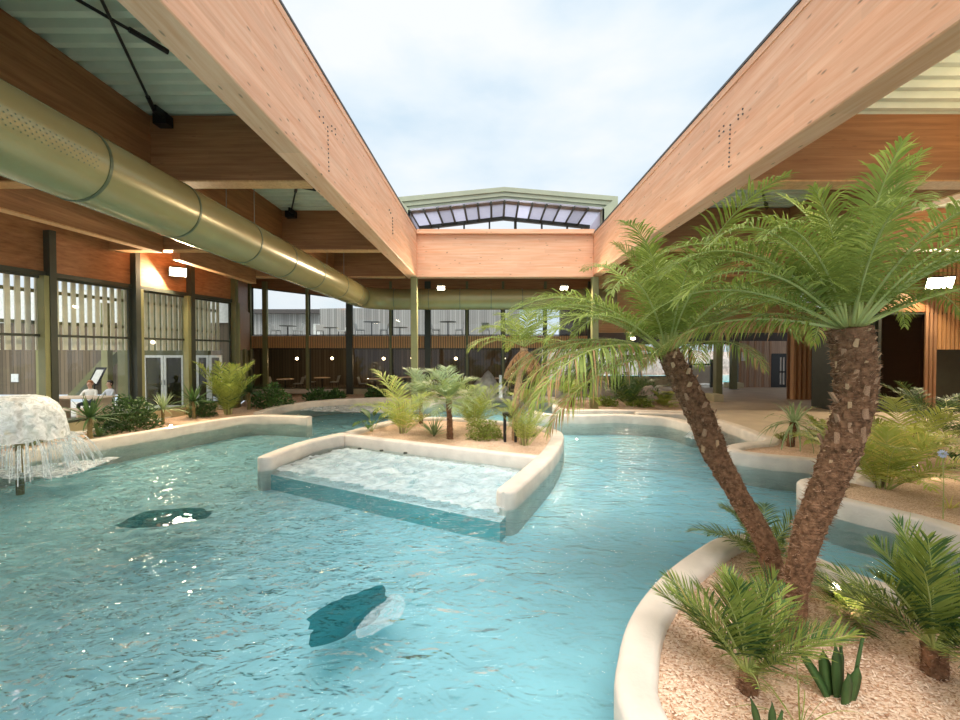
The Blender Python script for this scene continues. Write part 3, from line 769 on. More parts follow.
for i, (a, b, nm) in enumerate([(-5, 3.4, 'nearest stretch of the dark brown inner beam above the duct'), (3.74, 8.5, 'dark brown inner beam above the duct in the first bay in view'), (8.84, 13.65, 'dark brown inner beam above the duct in the second bay in view'), (13.99, 18.0, 'dark brown inner beam above the duct in the last bay')]):
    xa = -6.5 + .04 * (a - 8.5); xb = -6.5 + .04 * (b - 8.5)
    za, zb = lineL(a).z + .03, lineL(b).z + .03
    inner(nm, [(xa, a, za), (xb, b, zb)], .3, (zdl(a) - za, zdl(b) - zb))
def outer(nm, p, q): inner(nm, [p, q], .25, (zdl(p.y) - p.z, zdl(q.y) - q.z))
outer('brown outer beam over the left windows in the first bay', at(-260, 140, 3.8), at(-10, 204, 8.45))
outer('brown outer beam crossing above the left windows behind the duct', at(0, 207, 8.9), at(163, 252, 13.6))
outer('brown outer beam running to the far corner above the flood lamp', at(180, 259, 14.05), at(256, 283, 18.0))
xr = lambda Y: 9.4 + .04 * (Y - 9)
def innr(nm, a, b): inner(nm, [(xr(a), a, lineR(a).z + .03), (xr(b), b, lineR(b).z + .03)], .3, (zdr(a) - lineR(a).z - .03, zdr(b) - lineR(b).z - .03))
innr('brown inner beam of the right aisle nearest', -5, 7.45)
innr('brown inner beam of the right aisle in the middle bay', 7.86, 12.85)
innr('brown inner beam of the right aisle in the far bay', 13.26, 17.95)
# bracing rods under the left deck
def on_deck(px, py, dz=-.12, left=True):
    r = ray(px, py); k, c = ((-.031, 7.52) if left else (.035, 6.47))
    t = (c + dz - CAMZ) / (r.z - k * r.y); return V((0, 0, CAMZ)) + r * t
def brace(label, a, b, r=.024, left=True):
    p, q = on_deck(*a, left=left), on_deck(*b, left=left); root = thing('bracing_rod', p, label, 'rod')
    m = MB(); m.rod((0, 0, 0), q - p, r, 8); m.build('rod', M['black'], root)
    d = (q - p).normalized(); m = MB(); m.rod((q - p) - d * .5, q - p, r * 1.7, 8); m.build('turnbuckle', M['black'], root)
brace('black bracing rod under the left deck running toward the main beam', (40, -22), (168, 52))
brace('black bracing rod under the left deck ending at the corner bracket', (94, -16), (155, 112))
brace('short black bracing rod in the second bay of the left deck', (291, 212), (297, 185))
brace('second short bracing rod in the second bay, by the main beam', (295, 186), (316, 190))
brace('black bracing rod under the right deck behind the fronds', (760, 184), (767, 208), .03, False)
brace('black bracing rod under the right deck reaching the main beam', (738, 186), (760, 184), .03, False)
m = MB(); p = on_deck(163, 118); m.box(p + V((0, 0, -.05)), (.26, .2, .2)); m.box(p + V((.1, -.2, .0)), (.06, .3, .12))
tag(m.build('corner_bracket', M['black']), 'black steel corner bracket where beams meet under the left deck', 'bracket')
m = MB(); p = on_deck(291, 213); m.box(p + V((0, 0, -.05)), (.3, .2, .2)); m.box(p + V((.1, -.2, .0)), (.06, .3, .12))
tag(m.build('corner_bracket', M['black']), 'black steel corner bracket in the second bay under the left deck', 'bracket')

# ---------------------------------------------------------------- ventilation duct
DX, DZ, DRr = -5.16, 5.0, .475
duct = thing('ventilation_duct', (DX, 8, DZ - DRr), 'large round olive ventilation duct running down the left aisle and turning right', 'duct')
D0 = V(duct.location)
ys = [-5, -2.2, .6, 3.2, 5.48, 7.22, 9.25, 11.0, 13.0, 15.3, 17.2, 18.2]
for i in range(len(ys) - 1):
    m = MB(); n = 40; vs = []
    m.tube([V((DX, ys[i], DZ)) - D0, V((DX, ys[i + 1], DZ)) - D0], DRr, n, False)
    m.build('duct_section', M['duct'], duct, smooth=True, fix=False)
    m = MB(); m.tube([V((DX, ys[i + 1] - .025, DZ)) - D0, V((DX, ys[i + 1] + .02, DZ)) - D0], DRr + .008, n, True); m.build('joint_band', M['seam'], duct)
# elbow
bend = [V((DX + 1.3 - 1.3 * math.cos(a), 18.2 + 1.3 * math.sin(a), DZ)) for a in [PI / 2 * k / 12 for k in range(13)]]
for s_ in range(4):
    m = MB(); m.tube([p - D0 for p in bend[s_ * 3:s_ * 3 + 4]], DRr, 40, False); m.build('elbow_section', M['duct'], duct, smooth=True, fix=False)
xs_ = [DX + 1.3, -2.3, -.9, .5, 1.9, 3.3, 4.7, 6.1]
for i in range(len(xs_) - 1):
    m = MB(); m.tube([V((xs_[i], 19.5, DZ)) - D0, V((xs_[i + 1], 19.5, DZ)) - D0], DRr, 40, i == len(xs_) - 2); m.build('duct_section', M['duct'], duct, smooth=False, fix=False)
    m = MB(); m.tube([V((xs_[i] - .015, 19.5, DZ)) - D0, V((xs_[i] + .015, 19.5, DZ)) - D0], DRr + .006, 40, True); m.build('joint_band', M['seam'], duct)
for p in duct.children:
    if p.name.startswith(('duct_section', 'elbow')):
        p.data.polygons.foreach_set('use_smooth', [len(q.vertices) == 4 for q in p.data.polygons])
# perforated strip on the nearest section
m = MB(); 
for i in range(110):
    for j in range(5):
        y = 1.2 + i * .07 ; a = math.radians(-18 + j * 4.5)
        if y > 5.3: continue
        c = V((DX + (DRr + .002) * math.cos(a), y + (j % 2) * .035, DZ + (DRr + .002) * math.sin(a))) - D0
        u = V((0, 1, 0)); w_ = V((-math.sin(a), 0, math.cos(a))); s_ = .011
        m.add([c + u * s_, c + w_ * s_, c - u * s_, c - w_ * s_], [(0, 1, 2, 3)])
stuffpart(m.build('perforations', M['seam'], duct, fix=False))
for y in (3.2, 9.25, 15.3):
    for sx in (-.3, .3):
        m = MB(); m.rod(V((DX + sx, y, DZ + .35)) - D0, V((DX + sx, y, zdl(y))) - D0, .008, 6); m.build('hanger', M['steel'], duct)

# ---------------------------------------------------------------- free standing posts
def post(label, px, Y, ztop, w, mat='olive', base=True, z0=.19):
    x = (px - 480) / F * Y
    r = thing('steel_post', (x, Y, z0), label, 'post')
    m = MB(); m.box((0, 0, (ztop - z0) / 2), (w, w, ztop - z0)); bev(m.build('shaft', M[mat], r), .012)
    if base:
        m = MB(); m.box((0, 0, .015), (w + .14, w + .14, .03)); m.build('base_plate', M['steel'], r)
post('slim light olive post under the left corner of the back beam', 414.5, 18.1, 5.76, .27, 'olight')
post('slim light olive post under the right corner of the back beam among the ferns', 594.5, 18.1, 5.76, .27, 'olight')
post('square olive post standing on a concrete plinth on the right deck', 718, 22, 4.0, .33)
post('more distant square olive post beside the clad wall on the right deck', 733.5, 27.5, 4.0, .34)
def plinthblk(label, px0, px1, y1, z, d=.6):
    a = gz(px0, y1, .2); b = gz(px1, y1, .2); m = MB(); m.slab([a, b, b + V((0, d, 0)), a + V((0, d, 0))], (0, 0, z))
    tag(bev(m.build('concrete_kerb', M['plinth']), .02), label, 'kerb')
plinthblk('cream concrete block under the nearer square post', 714, 724, 402, .36, .8)
plinthblk('long low concrete kerb beside the rear right post', 730, 744, 388, .34, .8)
plinthblk('low concrete bench wall running left from the nearer square post', 640, 713, 400, .30, .6)

# ---------------------------------------------------------------- left window wall
def Wp(Y, z=0, off=0):
    d = V((.24, 1, 0)).normalized(); n = V((-d.y, d.x, 0))
    p = V((-12.1 + .24 * (Y - 12.2), Y, z)); return p + n * off
bays = [5.0, 7.4, 9.75, 12.05, 14.34, 16.35, 18.4]
ZS, ZT = .52, 4.72
wl = struct(thing('wall_left', Wp(5), None, None)); o0 = V(wl.location)
def lp(Y, z, off=0): return Wp(Y, z, off) - o0
m = MB(); m.slab([lp(4, -.1), lp(18.5, -.1), lp(18.5, ZS), lp(4, ZS)], lp(5, 0, .28)); m.build('plinth', M['plinth'], wl)
for i in range(len(bays) - 1):
    m = MB(); m.slab([lp(bays[i], ZT + .12, .05), lp(bays[i + 1], ZT + .12, .05), lp(bays[i + 1], 7.4, .05), lp(bays[i], 7.4, .05)], lp(5, 0, .15)); m.build('timber_panel', M['dky'], wl)
m = MB(); m.slab([lp(4, ZT, -.03), lp(18.45, ZT, -.03), lp(18.45, ZT + .13, -.03), lp(4, ZT + .13, -.03)], lp(5, 0, .2)); m.build('head_rail', M['dark'], wl)
tn = 1
def trimpost(p, w, d, z0, z1, mat, rz=0, cheek=None):
    global tn
    r = struct(thing('trim_%d' % tn, (p[0], p[1], z0), None, None, rz=rz)); tn += 1
    m = MB(); m.box((0, 0, (z1 - z0) / 2), (d, w, z1 - z0)); m.build('shaft', M[mat], r)
    if cheek:
        m = MB(); m.box((0, cheek * (w / 2 + .06), (ZT - z0) / 2), (d * .8, .12, ZT - z0)); m.build('cheek', M['olight'], r)
    return r
wrot = math.atan2(-.24, 1)
for i, Y in enumerate(bays):
    p = Wp(Y, 0, -.02); trimpost(p, .16, .34, .2, 6.0, 'dark' if Y < 18 else 'olive', wrot, cheek=-1 if i % 2 else 1)
wn_ = 1
def window(a, b, z0, z1, fw=.06, transom=None, mat='dark', gl='glass', depth=.07, ztb=None, mull=()):
    """a,b plan points of the bottom corners; ztb = head height at b"""
    global wn_
    a = V((a[0], a[1], 0)); b = V((b[0], b[1], 0)); zb = ztb if ztb else z1
    r = struct(thing('window_%d' % wn_, (a.x, a.y, z0), None, None)); wn_ += 1
    d = (b - a); L = d.length; d.normalize(); n = V((-d.y, d.x, 0)) * depth
    o0 = V((0, 0, -n.z)) - n / 2
    def P(s, z): return d * s + V((0, 0, z - z0)) + o0
    m = MB()
    m.slab([P(0, z0), P(L, z0), P(L, z0 + fw), P(0, z0 + fw)], n)
    m.slab([P(0, z1 - fw), P(L, zb - fw), P(L, zb), P(0, z1)], n)
    m.slab([P(0, z0 + fw), P(fw, z0 + fw), P(fw, z1 - fw), P(0, z1 - fw)], n)
    m.slab([P(L - fw, z0 + fw), P(L, z0 + fw), P(L, zb - fw), P(L - fw, zb - fw)], n)
    m.build('frame', M[mat], r)
    if transom:
        m = MB(); m.slab([P(fw, transom), P(L - fw, transom), P(L - fw, transom + .07), P(fw, transom + .07)], n); m.build('transom', M[mat], r)
    for s in mull:
        m = MB(); m.slab([P(s * L, z0 + fw), P(s * L + .05, z0 + fw), P(s * L + .05, z1 - fw), P(s * L, z1 - fw)], n); m.build('mullion', M[mat], r)
    m = MB(); q = n * .5
    m.add([P(0, z0 + fw) + q, P(L, z0 + fw) + q, P(L, zb - fw) + q, P(0, z1 - fw) + q], [(0, 1, 2, 3)])
    m.build('pane', M[gl], r, fix=False)
    return r
for i in range(len(bays) - 1):
    a = Wp(bays[i] + .1, 0, .06); b = Wp(bays[i + 1] - .1, 0, .06)
    window(a, b, ZS, ZT, .07, transom=3.03)
# return wall of upright boards at the end of the left wall
ret = struct(thing('wall_return', (-10.6, 18.45, .2), None, None))
a = V((-10.6, 18.5)); b = V((-13.1, 24.35)); nb = 16
for i in range(nb):
    p = a.lerp(b, i / nb); q = a.lerp(b, (i + .88) / nb)
    m = MB(); m.slab([(p.x + 10.6, p.y - 18.45, 2.5), (q.x + 10.6, q.y - 18.45, 2.5), (q.x + 10.6, q.y - 18.45, 4.6), (p.x + 10.6, p.y - 18.45, 4.6)], (-.08 if i % 2 else -.06, 0, 0)); m.build('board', M['dkz'], ret)
m = MB(); m.slab([(a.x + 10.5, .05, -.1), (b.x + 10.5, b.y - 18.45, -.1), (b.x + 10.5, b.y - 18.45, 2.5), (a.x + 10.5, .05, 2.5)], (-.08, 0, 0)); m.build('lower_panel', M['olive'], ret)
m = MB(); m.slab([(a.x + 10.5, .05, 4.6), (b.x + 10.5, b.y - 18.45, 4.6), (b.x + 10.5, b.y - 18.45, 6.6), (a.x + 10.5, .05, 6.6)], (-.2, 0, 0)); m.build('upper_panel', M['dky'], ret)
for k, t in enumerate((.0, .45)):
    p = a.lerp(b, t); trimpost((p.x + .08, p.y), .16, .12, .2, 2.75, 'olight')

# outside: court, battens, french doors, far wall
m = MB(); m.slab([(-40, 4, .25), (-12.4, 4, .25), (-11.0, 18.6, .25), (-40, 24, .25)], (0, 0, -.2)); struct(m.build('court_floor', M['pale']))
bs = thing('batten_screen', Wp(8, 2.66, .5), 'row of cream upright battens hanging outside the left windows', 'screen')
ob = V(bs.location); y = 5.2
m = MB(); m.box((0, 0, 1.08), (.05, .115, 2.16)); bme = m.mesh('batten', M['creamw']); 
while y < 18.2:
    p = Wp(y, 2.66, .5) - ob; link('batten', bme, bs, p, (0, 0, wrot)); y += .215
m = MB(); m.slab([Wp(5, 4.3, .56) - ob, Wp(18.2, 4.3, .56) - ob, Wp(18.2, 4.4, .56) - ob, Wp(5, 4.4, .56) - ob], (-.06, 0, 0)); m.build('rail', M['olive'], bs)
m = MB(); m.slab([Wp(5, 3.4, .56) - ob, Wp(18.2, 3.4, .56) - ob, Wp(18.2, 3.5, .56) - ob, Wp(5, 3.5, .56) - ob], (-.06, 0, 0)); m.build('rail', M['olive'], bs)
# buildings seen through the left windows
m = MB(); m.slab([(-34, 23.5, .25), (-13.0, 23.5, .25), (-13.0, 23.5, 4.2), (-34, 23.5, 4.2)], (0, .3, 0)); struct(m.build('wall_court', M['brownp']))
m = MB(); m.slab([(-34, 23.4, 4.2), (-13.0, 23.4, 4.2), (-13.0, 23.4, 6.0), (-34, 23.4, 6.0)], (0, .3, 0)); struct(m.build('wall_court_upper', M['white']))
m = MB(); m.slab([(-15.2, 17.9, .25), (-11.4, 17.9, .25), (-11.4, 17.9, 5.2), (-15.2, 17.9, 5.2)], (0, .2, 0)); struct(m.build('wall_court_side', M['olive']))
def french(px0, px1, Y, z0, z1, label):
    a = (px0 - 480) / F * Y; b = (px1 - 480) / F * Y; r = struct(thing('door_%d' % (1 if px0 < 180 else 2), (a, Y, z0), None, None))
    wdt = (b - a) / 2
    for k in range(2):
        x0 = k * wdt
        m = MB(); f = .1
        m.slab([(x0, 0, 0), (x0 + wdt - .02, 0, 0), (x0 + wdt - .02, 0, f * 1.6), (x0, 0, f * 1.6)], (0, .06, 0))
        m.slab([(x0, 0, z1 - z0 - f), (x0 + wdt - .02, 0, z1 - z0 - f), (x0 + wdt - .02, 0, z1 - z0), (x0, 0, z1 - z0)], (0, .06, 0))
        m.slab([(x0, 0, f), (x0 + f, 0, f), (x0 + f, 0, z1 - z0 - f), (x0, 0, z1 - z0 - f)], (0, .06, 0))
        m.slab([(x0 + wdt - .02 - f, 0, f), (x0 + wdt - .02, 0, f), (x0 + wdt - .02, 0, z1 - z0 - f), (x0 + wdt - .02 - f, 0, z1 - z0 - f)], (0, .06, 0))
        d = m.build('door_leaf', M['white'], r)
        m = MB(); m.add([(x0 + f, .03, f), (x0 + wdt - f, .03, f), (x0 + wdt - f, .03, z1 - z0 - f), (x0 + f, .03, z1 - z0 - f)], [(0, 1, 2, 3)]); m.build('pane', M['gdark'], r, fix=False)
        m = MB(); m.rod((x0 + (wdt - .09 if k == 0 else .05), -.03, 1.0), (x0 + (wdt - .09 if k == 0 else .05), -.03, 1.2), .015, 8); m.build('handle', M['steel'], r)
french(143, 184, 17.5, .25, 2.47, '')
french(196, 222, 17.6, .25, 2.47, '')

# ---------------------------------------------------------------- back facade (restaurant below, terrace above)
YF = 24.4
def fx(px): return (px - 480) / F * YF
wb = struct(thing('wall_back', (fx(250), YF, .2), None, None)); wo0 = V(wb.location)
m = MB(); m.slab([V((fx(250), YF, -.1)) - wo0, V((fx(592), YF, -.1)) - wo0, V((fx(592), YF, .5)) - wo0, V((fx(250), YF, .5)) - wo0], (0, .25, 0)); m.build('plinth', M['plinth'], wb)
tops = {251: 287, 308: 293.5, 350: 299, 391: 304, 428: 308, 467: 308, 503: 308, 545: 308, 590: 308}
pxs = [251, 308, 350, 391, 428, 467, 503, 545, 590]
def ztop(px): return at(px, tops[px], YF).z
for i in range(len(pxs) - 1):
    a, b = pxs[i], pxs[i + 1]
    m = MB(); m.slab([V((fx(a), YF, ztop(a))) - wo0, V((fx(b), YF, ztop(b))) - wo0, V((fx(b), YF, 6.8)) - wo0, V((fx(a), YF, 6.8)) - wo0], (0, .2, 0)); m.build('timber_panel', M['dkx'], wb)
# band of slim upright slats between the storeys
m = MB(); m.slab([V((fx(246), YF, 2.81)) - wo0, V((fx(592), YF, 2.81)) - wo0, V((fx(592), YF, 3.52)) - wo0, V((fx(246), YF, 3.52)) - wo0], (0, .22, 0)); m.build('band_backing', M['dark'], wb)
m = MB(); m.box((0, 0, .35), (.10, .05, .70)); sme = m.mesh('band_slat', M['slat'])
x = fx(246); k = 0
while x < fx(590) and k < 150:
    link('band_slat', sme, wb, V((x, YF - .05, 2.82)) - wo0); x += .135; k += 1
for i in range(len(pxs) - 1):
    a, b = pxs[i], pxs[i + 1]
    window((fx(a) + .06, YF + .08), (fx(b) - .06, YF + .08), 3.54, ztop(a), .06, ztb=ztop(b), gl='glass')
    window((fx(a) + .06, YF + .08), (fx(b) - .06, YF + .08), .5, 2.81, .06, gl='gdark' if False else 'glass')
for px, w_, mat in ((251, .14, 'olive'), (266, .26, 'olight'), (308, .14, 'olight'), (350, .36, 'dark'), (391, .12, 'olive'), (428, .34, 'dark'), (467, .14, 'olive'), (503, .14, 'olive'), (545, .14, 'olive'), (590, .3, 'dark')):
    trimpost((fx(px), YF - .05), .18, w_, .2, 6.6, mat)
m = MB(); m.slab([V((fx(262), YF - .75, .3)), V((fx(345), YF - .75, .3)), V((fx(345), YF - .35, .3)), V((fx(262), YF - .35, .3))], (0, 0, .22)); tag(bev(m.build('stone_bench', M['conc']), .02), 'low pale concrete ledge below the restaurant windows', 'ledge')
# restaurant room behind the lower windows and terrace above
m = MB()
m.slab([(-16, 24.7, .22), (7, 24.7, .22), (7, 31.4, .22), (-16, 31.4, .22)], (0, 0, -.2)); struct(m.build('restaurant_floor', M['trunk'] if False else M['brownp']))
m = MB(); m.slab([(-16, 24.7, 2.86), (6.0, 24.7, 2.86), (6.0, 31.9, 2.86), (-16, 31.9, 2.86)], (0, 0, .62)); struct(m.build('terrace_floor', M['greyp']))
m = MB(); m.slab([(-16, 31, .2), (4.5, 31, .2), (4.5, 31, 2.86), (-16, 31, 2.86)], (0, .2, 0)); struct(m.build('wall_restaurant', M['brownp']))
m = MB(); m.slab([(-16, 24.7, .2), (-16, 31, .2), (-16, 31.9, 2.86), (-16, 24.7, 2.86)], (-.2, 0, 0)); struct(m.build('wall_restaurant_side', M['brownp']))
m = MB(); m.slab([(-11.8, 31.5, 3.1), (2.9, 31.5, 3.1), (2.9, 31.5, 5.95), (-11.8, 31.5, 5.8)], (0, .2, 0)); struct(m.build('wall_terrace', M['greyp']))
# low building with a pale flat roof beyond the terrace at the left
lb = thing('outbuilding', (-17, 38, 3.1), 'grey outbuilding with a flat roof beyond the terrace at left', 'building')
m = MB(); m.slab([(-10, 0, -3), (9, 0, -3), (9, 0, 2.9), (-10, 0, 2.9)], (0, 4, 0)); m.build('wall', M['greyp'], lb)
m = MB(); m.slab([(-10.5, -.6, 2.9), (9.5, -.6, 2.9), (9.5, -.6, 3.25), (-10.5, -.6, 3.25)], (0, 5, 0)); m.build('roof', M['capm'], lb)
for x in (2.2, 5.0): 
    m = MB(); m.slab([(x, -.04, 1.0), (x + .9, -.04, 1.0), (x + .9, -.04, 2.0), (x, -.04, 2.0)], (0, .03, 0)); m.build('window', M['white'], lb)

# ---------------------------------------------------------------- right back: glazed hall, deck walls
YG = 30
def gx(px, Y=YG): return (px - 480) / F * Y
bands = [566, 602, 640, 683, 716, 738]
for i in range(len(bands) - 1):
    window((gx(bands[i]) + .03, YG), (gx(bands[i + 1]) - .03, YG), .85 if bands[i] < 683 else .25, 3.2, .07, mat='dark')
m = MB(); m.slab([(gx(560), YG, .1), (gx(683), YG, .1), (gx(683), YG, .85), (gx(560), YG, .85)], (0, .25, 0)); struct(m.build('wall_sill', M['plinth']))
m = MB(); m.slab([(gx(560), YG - .1, 3.2), (gx(792), YG - .1, 3.2), (gx(792), YG - .1, 7), (gx(560), YG - .1, 7)], (0, .4, 0)); struct(m.build('wall_hall', M['capm']))
m = MB(); m.slab([(gx(560, 25), 25, 3.25), (gx(800, 25), 25, 3.25), (gx(800, 25), 25, 4.0), (gx(560, 25), 25, 4.0)], (0, .4, 0)); tag(m.build('lintel_beam', M['capm']), 'long dark beam spanning above the far glazing at right', 'beam')
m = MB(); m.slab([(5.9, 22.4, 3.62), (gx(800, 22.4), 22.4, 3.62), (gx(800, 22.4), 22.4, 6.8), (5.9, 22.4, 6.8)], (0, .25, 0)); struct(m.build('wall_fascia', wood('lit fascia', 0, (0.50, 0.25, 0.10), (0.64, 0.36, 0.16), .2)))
# dark gate frame
gt = thing('gate', (gx(690, 29), 29, .2), 'dark framed low gate with pale panel on the right deck before the glazing', 'gate')
w_ = gx(712, 29) - gx(690, 29)
for x in (0, w_): 
    m = MB(); m.box((x, 0, .95 if x else 1.35), (.22, .14, 1.9 if x == w_ else 2.7)); m.build('gate_post', M['dark'], gt)
m = MB(); m.box((w_ / 2, 0, 1.55), (w_, .1, .14)); m.build('rail', M['dark'], gt)
m = MB(); m.box((w_ / 2, 0, .85), (w_ - .3, .04, 1.2)); m.build('panel', M['pale'], gt)
# clad wall with dark door
cw = struct(thing('wall_right_back', (gx(739, 29), 29, .2), None, None)); cl = gx(800, 29) - gx(739, 29)
m = MB(); m.slab([(0, .05, 0), (cl, .05, 0), (cl, .05, 4.5), (0, .05, 4.5)], (0, .2, 0)); m.build('backing', M['dark'], cw)
m = MB(); m.box((0, 0, 2.2), (.15, .05, 4.4)); plm = m.mesh('plank', M['dkz'])
M['dkz2'] = wood('weathered boards upright', 2, (0.33, 0.21, 0.14), (0.48, 0.33, 0.22), 0.1, lam=6)
m = MB(); m.box((0, 0, 2.2), (.15, .05, 4.4)); plm2 = m.mesh('plank', M['dkz2'])
x = .08; k = 0; da, db = gx(771, 29) - gx(739, 29), gx(786, 29) - gx(739, 29)
while x < cl:
    if not (da - .05 < x < db + .05): 
        link('plank', plm2 if k % 3 else plm, cw, (x, (k % 2) * .012, 0))
    x += .17; k += 1
m = MB(); m.slab([(da, -.02, 2.3), (db, -.02, 2.3), (db, -.02, 4.4), (da, -.02, 4.4)], (0, .06, 0)); m.build('door_head', M['dkz2'], cw)
dr = struct(thing('door_3', (gx(771, 29), 28.96, .2), None, None))
dw = db - da
m = MB(); m.slab([(0, 0, 0), (dw * .5, 0, 0), (dw * .5, 0, 2.25), (0, 0, 2.25)], (0, .05, 0)); m.build('door_leaf', M['black'], dr)
m = MB(); 
for x0, x1, z0, z1 in ((dw * .5, dw, 0, .2), (dw * .5, dw, 2.05, 2.25), (dw * .5, dw * .5 + .08, .2, 2.05), (dw - .08, dw, .2, 2.05), (dw * .5, dw, 1.0, 1.1), (dw * .75 - .03, dw * .75 + .03, .2, 2.05)):
    m.slab([(x0, 0, z0), (x1, 0, z0), (x1, 0, z1), (x0, 0, z1)], (0, .05, 0))
m.build('door_leaf', M['black'], dr)
m = MB(); m.slab([(dw * .5, .03, .2), (dw, .03, .2), (dw, .03, 2.05), (dw * .5, .03, 2.05)], (0, .01, 0)); m.build('pane', M['pale'], dr)
# notice on the clad wall
m = MB(); m.slab([(gx(741, 29), 28.94, 2.0), (gx(745, 29), 28.94, 2.0), (gx(745, 29), 28.94, 2.6), (gx(741, 29), 28.94, 2.6)], (0, .1, 0)); tag(m.build('notice', M['white']), 'small white notice on the corner of the clad wall', 'notice')
# stack of upright slats
sl = thing('slat_screen', (gx(792, 21.6), 21.6, .2), 'row of tall orange timber slats on the right deck in front of the clad wall', 'screen')
m = MB(); m.box((0, 0, 2.45), (.13, .24, 4.9)); sm_ = m.mesh('slat', M['slat'])
for k in range(5): link('slat', sm_, sl, (.07 + k * .245, 0, 0))
m = MB(); m.box((.6, .3, 2.4), (1.25, .05, 4.8)); m.build('backing', M['dkz'], sl)
# right facade with a dark opening
YR = 17
def rx(px): return (px - 480) / F * YR
wr = struct(thing('wall_right', (rx(812), YR, .2), None, None)); r0 = V(wr.location)
def rp(px, z, y=0): return V((rx(px), YR + y, z)) - r0
m = MB(); m.slab([rp(845, 4.15), rp(1080, 4.15), rp(1080, 6.9), rp(845, 6.9)], (0, .3, 0)); m.build('upper_panel', M['dkx'], wr)
m = MB(); m.slab([rp(845, 0, 1.5), rp(1080, 0, 1.5), rp(1080, 4.5, 1.5), rp(845, 4.5, 1.5)], (0, .2, 0)); m.slab([rp(845, 0), rp(845, 0, 1.5), rp(845, 4.5, 1.5), rp(845, 4.5)], (.1, 0, 0)); m.slab([rp(845, 0, .1), rp(880, 0, .1), rp(880, 4.2, .1), rp(845, 4.2, .1)], (0, .1, 0)); m.build('inner_wall', M['dark'], wr)
m = MB(); m.slab([rp(845, 4.1), rp(845, 4.1, 1.5), rp(1080, 4.1, 1.5), rp(1080, 4.1)], (0, 0, .1)); m.build('soffit', M['dark'], wr)
m = MB(); m.slab([rp(928, 2.7, .05), rp(1080, 2.7, .05), rp(1080, 4.2, .05), rp(928, 4.2, .05)], (0, .2, 0)); m.slab([rp(926, 0, .05), rp(936, 0, .05), rp(936, 2.7, .05), rp(926, 2.7, .05)], (0, .2, 0)); m.build('backing', M['dkz'], wr)
m = MB(); m.box((0, 0, 1.85), (.10, .06, 3.7)); s1 = m.mesh('slat', M['slat'])
m = MB(); m.box((0, 0, 3.05), (.10, .06, 6.1)); s2 = m.mesh('slat', M['dkz'])
x = rx(926)
for k in range(34):
    if k < 3: link('slat', s2, wr, V((x, YR, .2)) - r0)
    else: link('slat', s1, wr, V((x, YR, 2.7)) - r0)
    x += .17
m = MB(); m.slab([rp(937, 0, .15), rp(1080, 0, .15), rp(1080, 2.7, .15), rp(937, 2.7, .15)], (0, .1, 0)); m.build('dark_shutter', M['dark'], wr)
for px in (845, 856, 878):
    m = MB(); m.slab([rp(px, 0), rp(px + 3, 0), rp(px + 3, 4.15), rp(px, 4.15)], (0, .12, 0)); m.build('jamb', M['dark'] if px != 856 else M['olive'], wr)
m = MB(); m.add([rp(880, 0, .06), rp(927, 0, .06), rp(927, 4.12, .06), rp(880, 4.12, .06)], [(0, 1, 2, 3)]); m.build('pane', M['gdark'], wr, fix=False)
m = MB(); m.slab([(21.8, 8, .1), (21.8, 18, .1), (21.8, 18, 7), (21.8, 8, 7)], (.3, 0, 0)); struct(m.build('wall_right_side', M['dky']))
# outside beyond the glazing
m = MB(); m.slab([(-60, 31.2, .05), (90, 31.2, .05), (90, 110, .05), (-60, 110, .05)], (0, 0, -.2)); struct(m.build('outdoor_paving', M['pale']))
m = MB(); m.slab([(4, 36, .12), (34, 36, .12), (30, 46, .12), (6, 46, .12)], (0, 0, -.08)); tag(m.build('outdoor_pool', plain('outdoor pool water', (.16, .62, .66), .1)), 'turquoise outdoor pool beyond the glazing at right', 'pool')

# ---------------------------------------------------------------- gabled sliding roof beyond the back beam
gr = thing('gabled_roof', at(504.6, 230, 20.0), 'sage green gabled sliding roof with milky panels beyond the far beam', 'roof')
g0 = V(gr.location)
YN, YB = 19.0, 21.2
oN = [at(397.6, 197, YN), at(504.6, 186.8, YN), at(618, 196.3, YN)]
iN = [at(409.8, 210, YN), at(504.6, 199.8, YN), at(602.5, 208.5, YN)]
for i in range(2):
    for k, (f0, f1, yy) in enumerate(((0, .34, 0), (.36, .66, .06), (.68, 1, .12))):
        A0 = oN[i].lerp(iN[i], f0); A1 = oN[i].lerp(iN[i], f1); C0 = oN[i + 1].lerp(iN[i + 1], f0); C1 = oN[i + 1].lerp(iN[i + 1], f1)
        m = MB(); d_ = V((0, yy, 0)) - g0; m.slab([A0 + d_, C0 + d_, C1 + d_, A1 + d_], (0, .3 + .1, 0)); m.build('rafter_profile', M['sage'], gr)
legb = [at(424, 232, YN), at(588, 232, YN)]
for a_, b_, c_ in ((oN[0], iN[0], 1), (oN[2], iN[2], -1)):
    zb = 7.2
    m = MB(); q = [a_ - g0, b_ - g0, V((b_.x, YN, zb)) - g0, V((a_.x, YN, zb)) - g0]; m.slab(q, (0, .4, 0)); m.build('leg', M['sage'], gr)
    # side wall toward the rear arch
    m = MB(); bx = at(419 if c_ > 0 else 590, 226, YB); m.slab([b_ - g0, V((bx.x, YB, bx.z)) - g0, V((bx.x, YB, zb)) - g0, V((b_.x, YN, zb)) - g0], (-.08 * c_, 0, 0)); m.build('side_panel', M['poly'], gr)
fB = [at(419, 226, YB), at(503.5, 216.2, YB), at(590, 225, YB)]
for i in range(2):
    m = MB(); u = V((0, 0, .16)); m.slab([fB[i] - g0 - u, fB[i + 1] - g0 - u, fB[i + 1] - g0, fB[i] - g0], (0, .2, 0)); m.build('rear_rafter', M['dark'], gr)
pnx = [409.8, 423.5, 437, 450.5, 464, 477, 490, 504.6, 518, 531, 544.5, 557.5, 571, 585, 602.5]
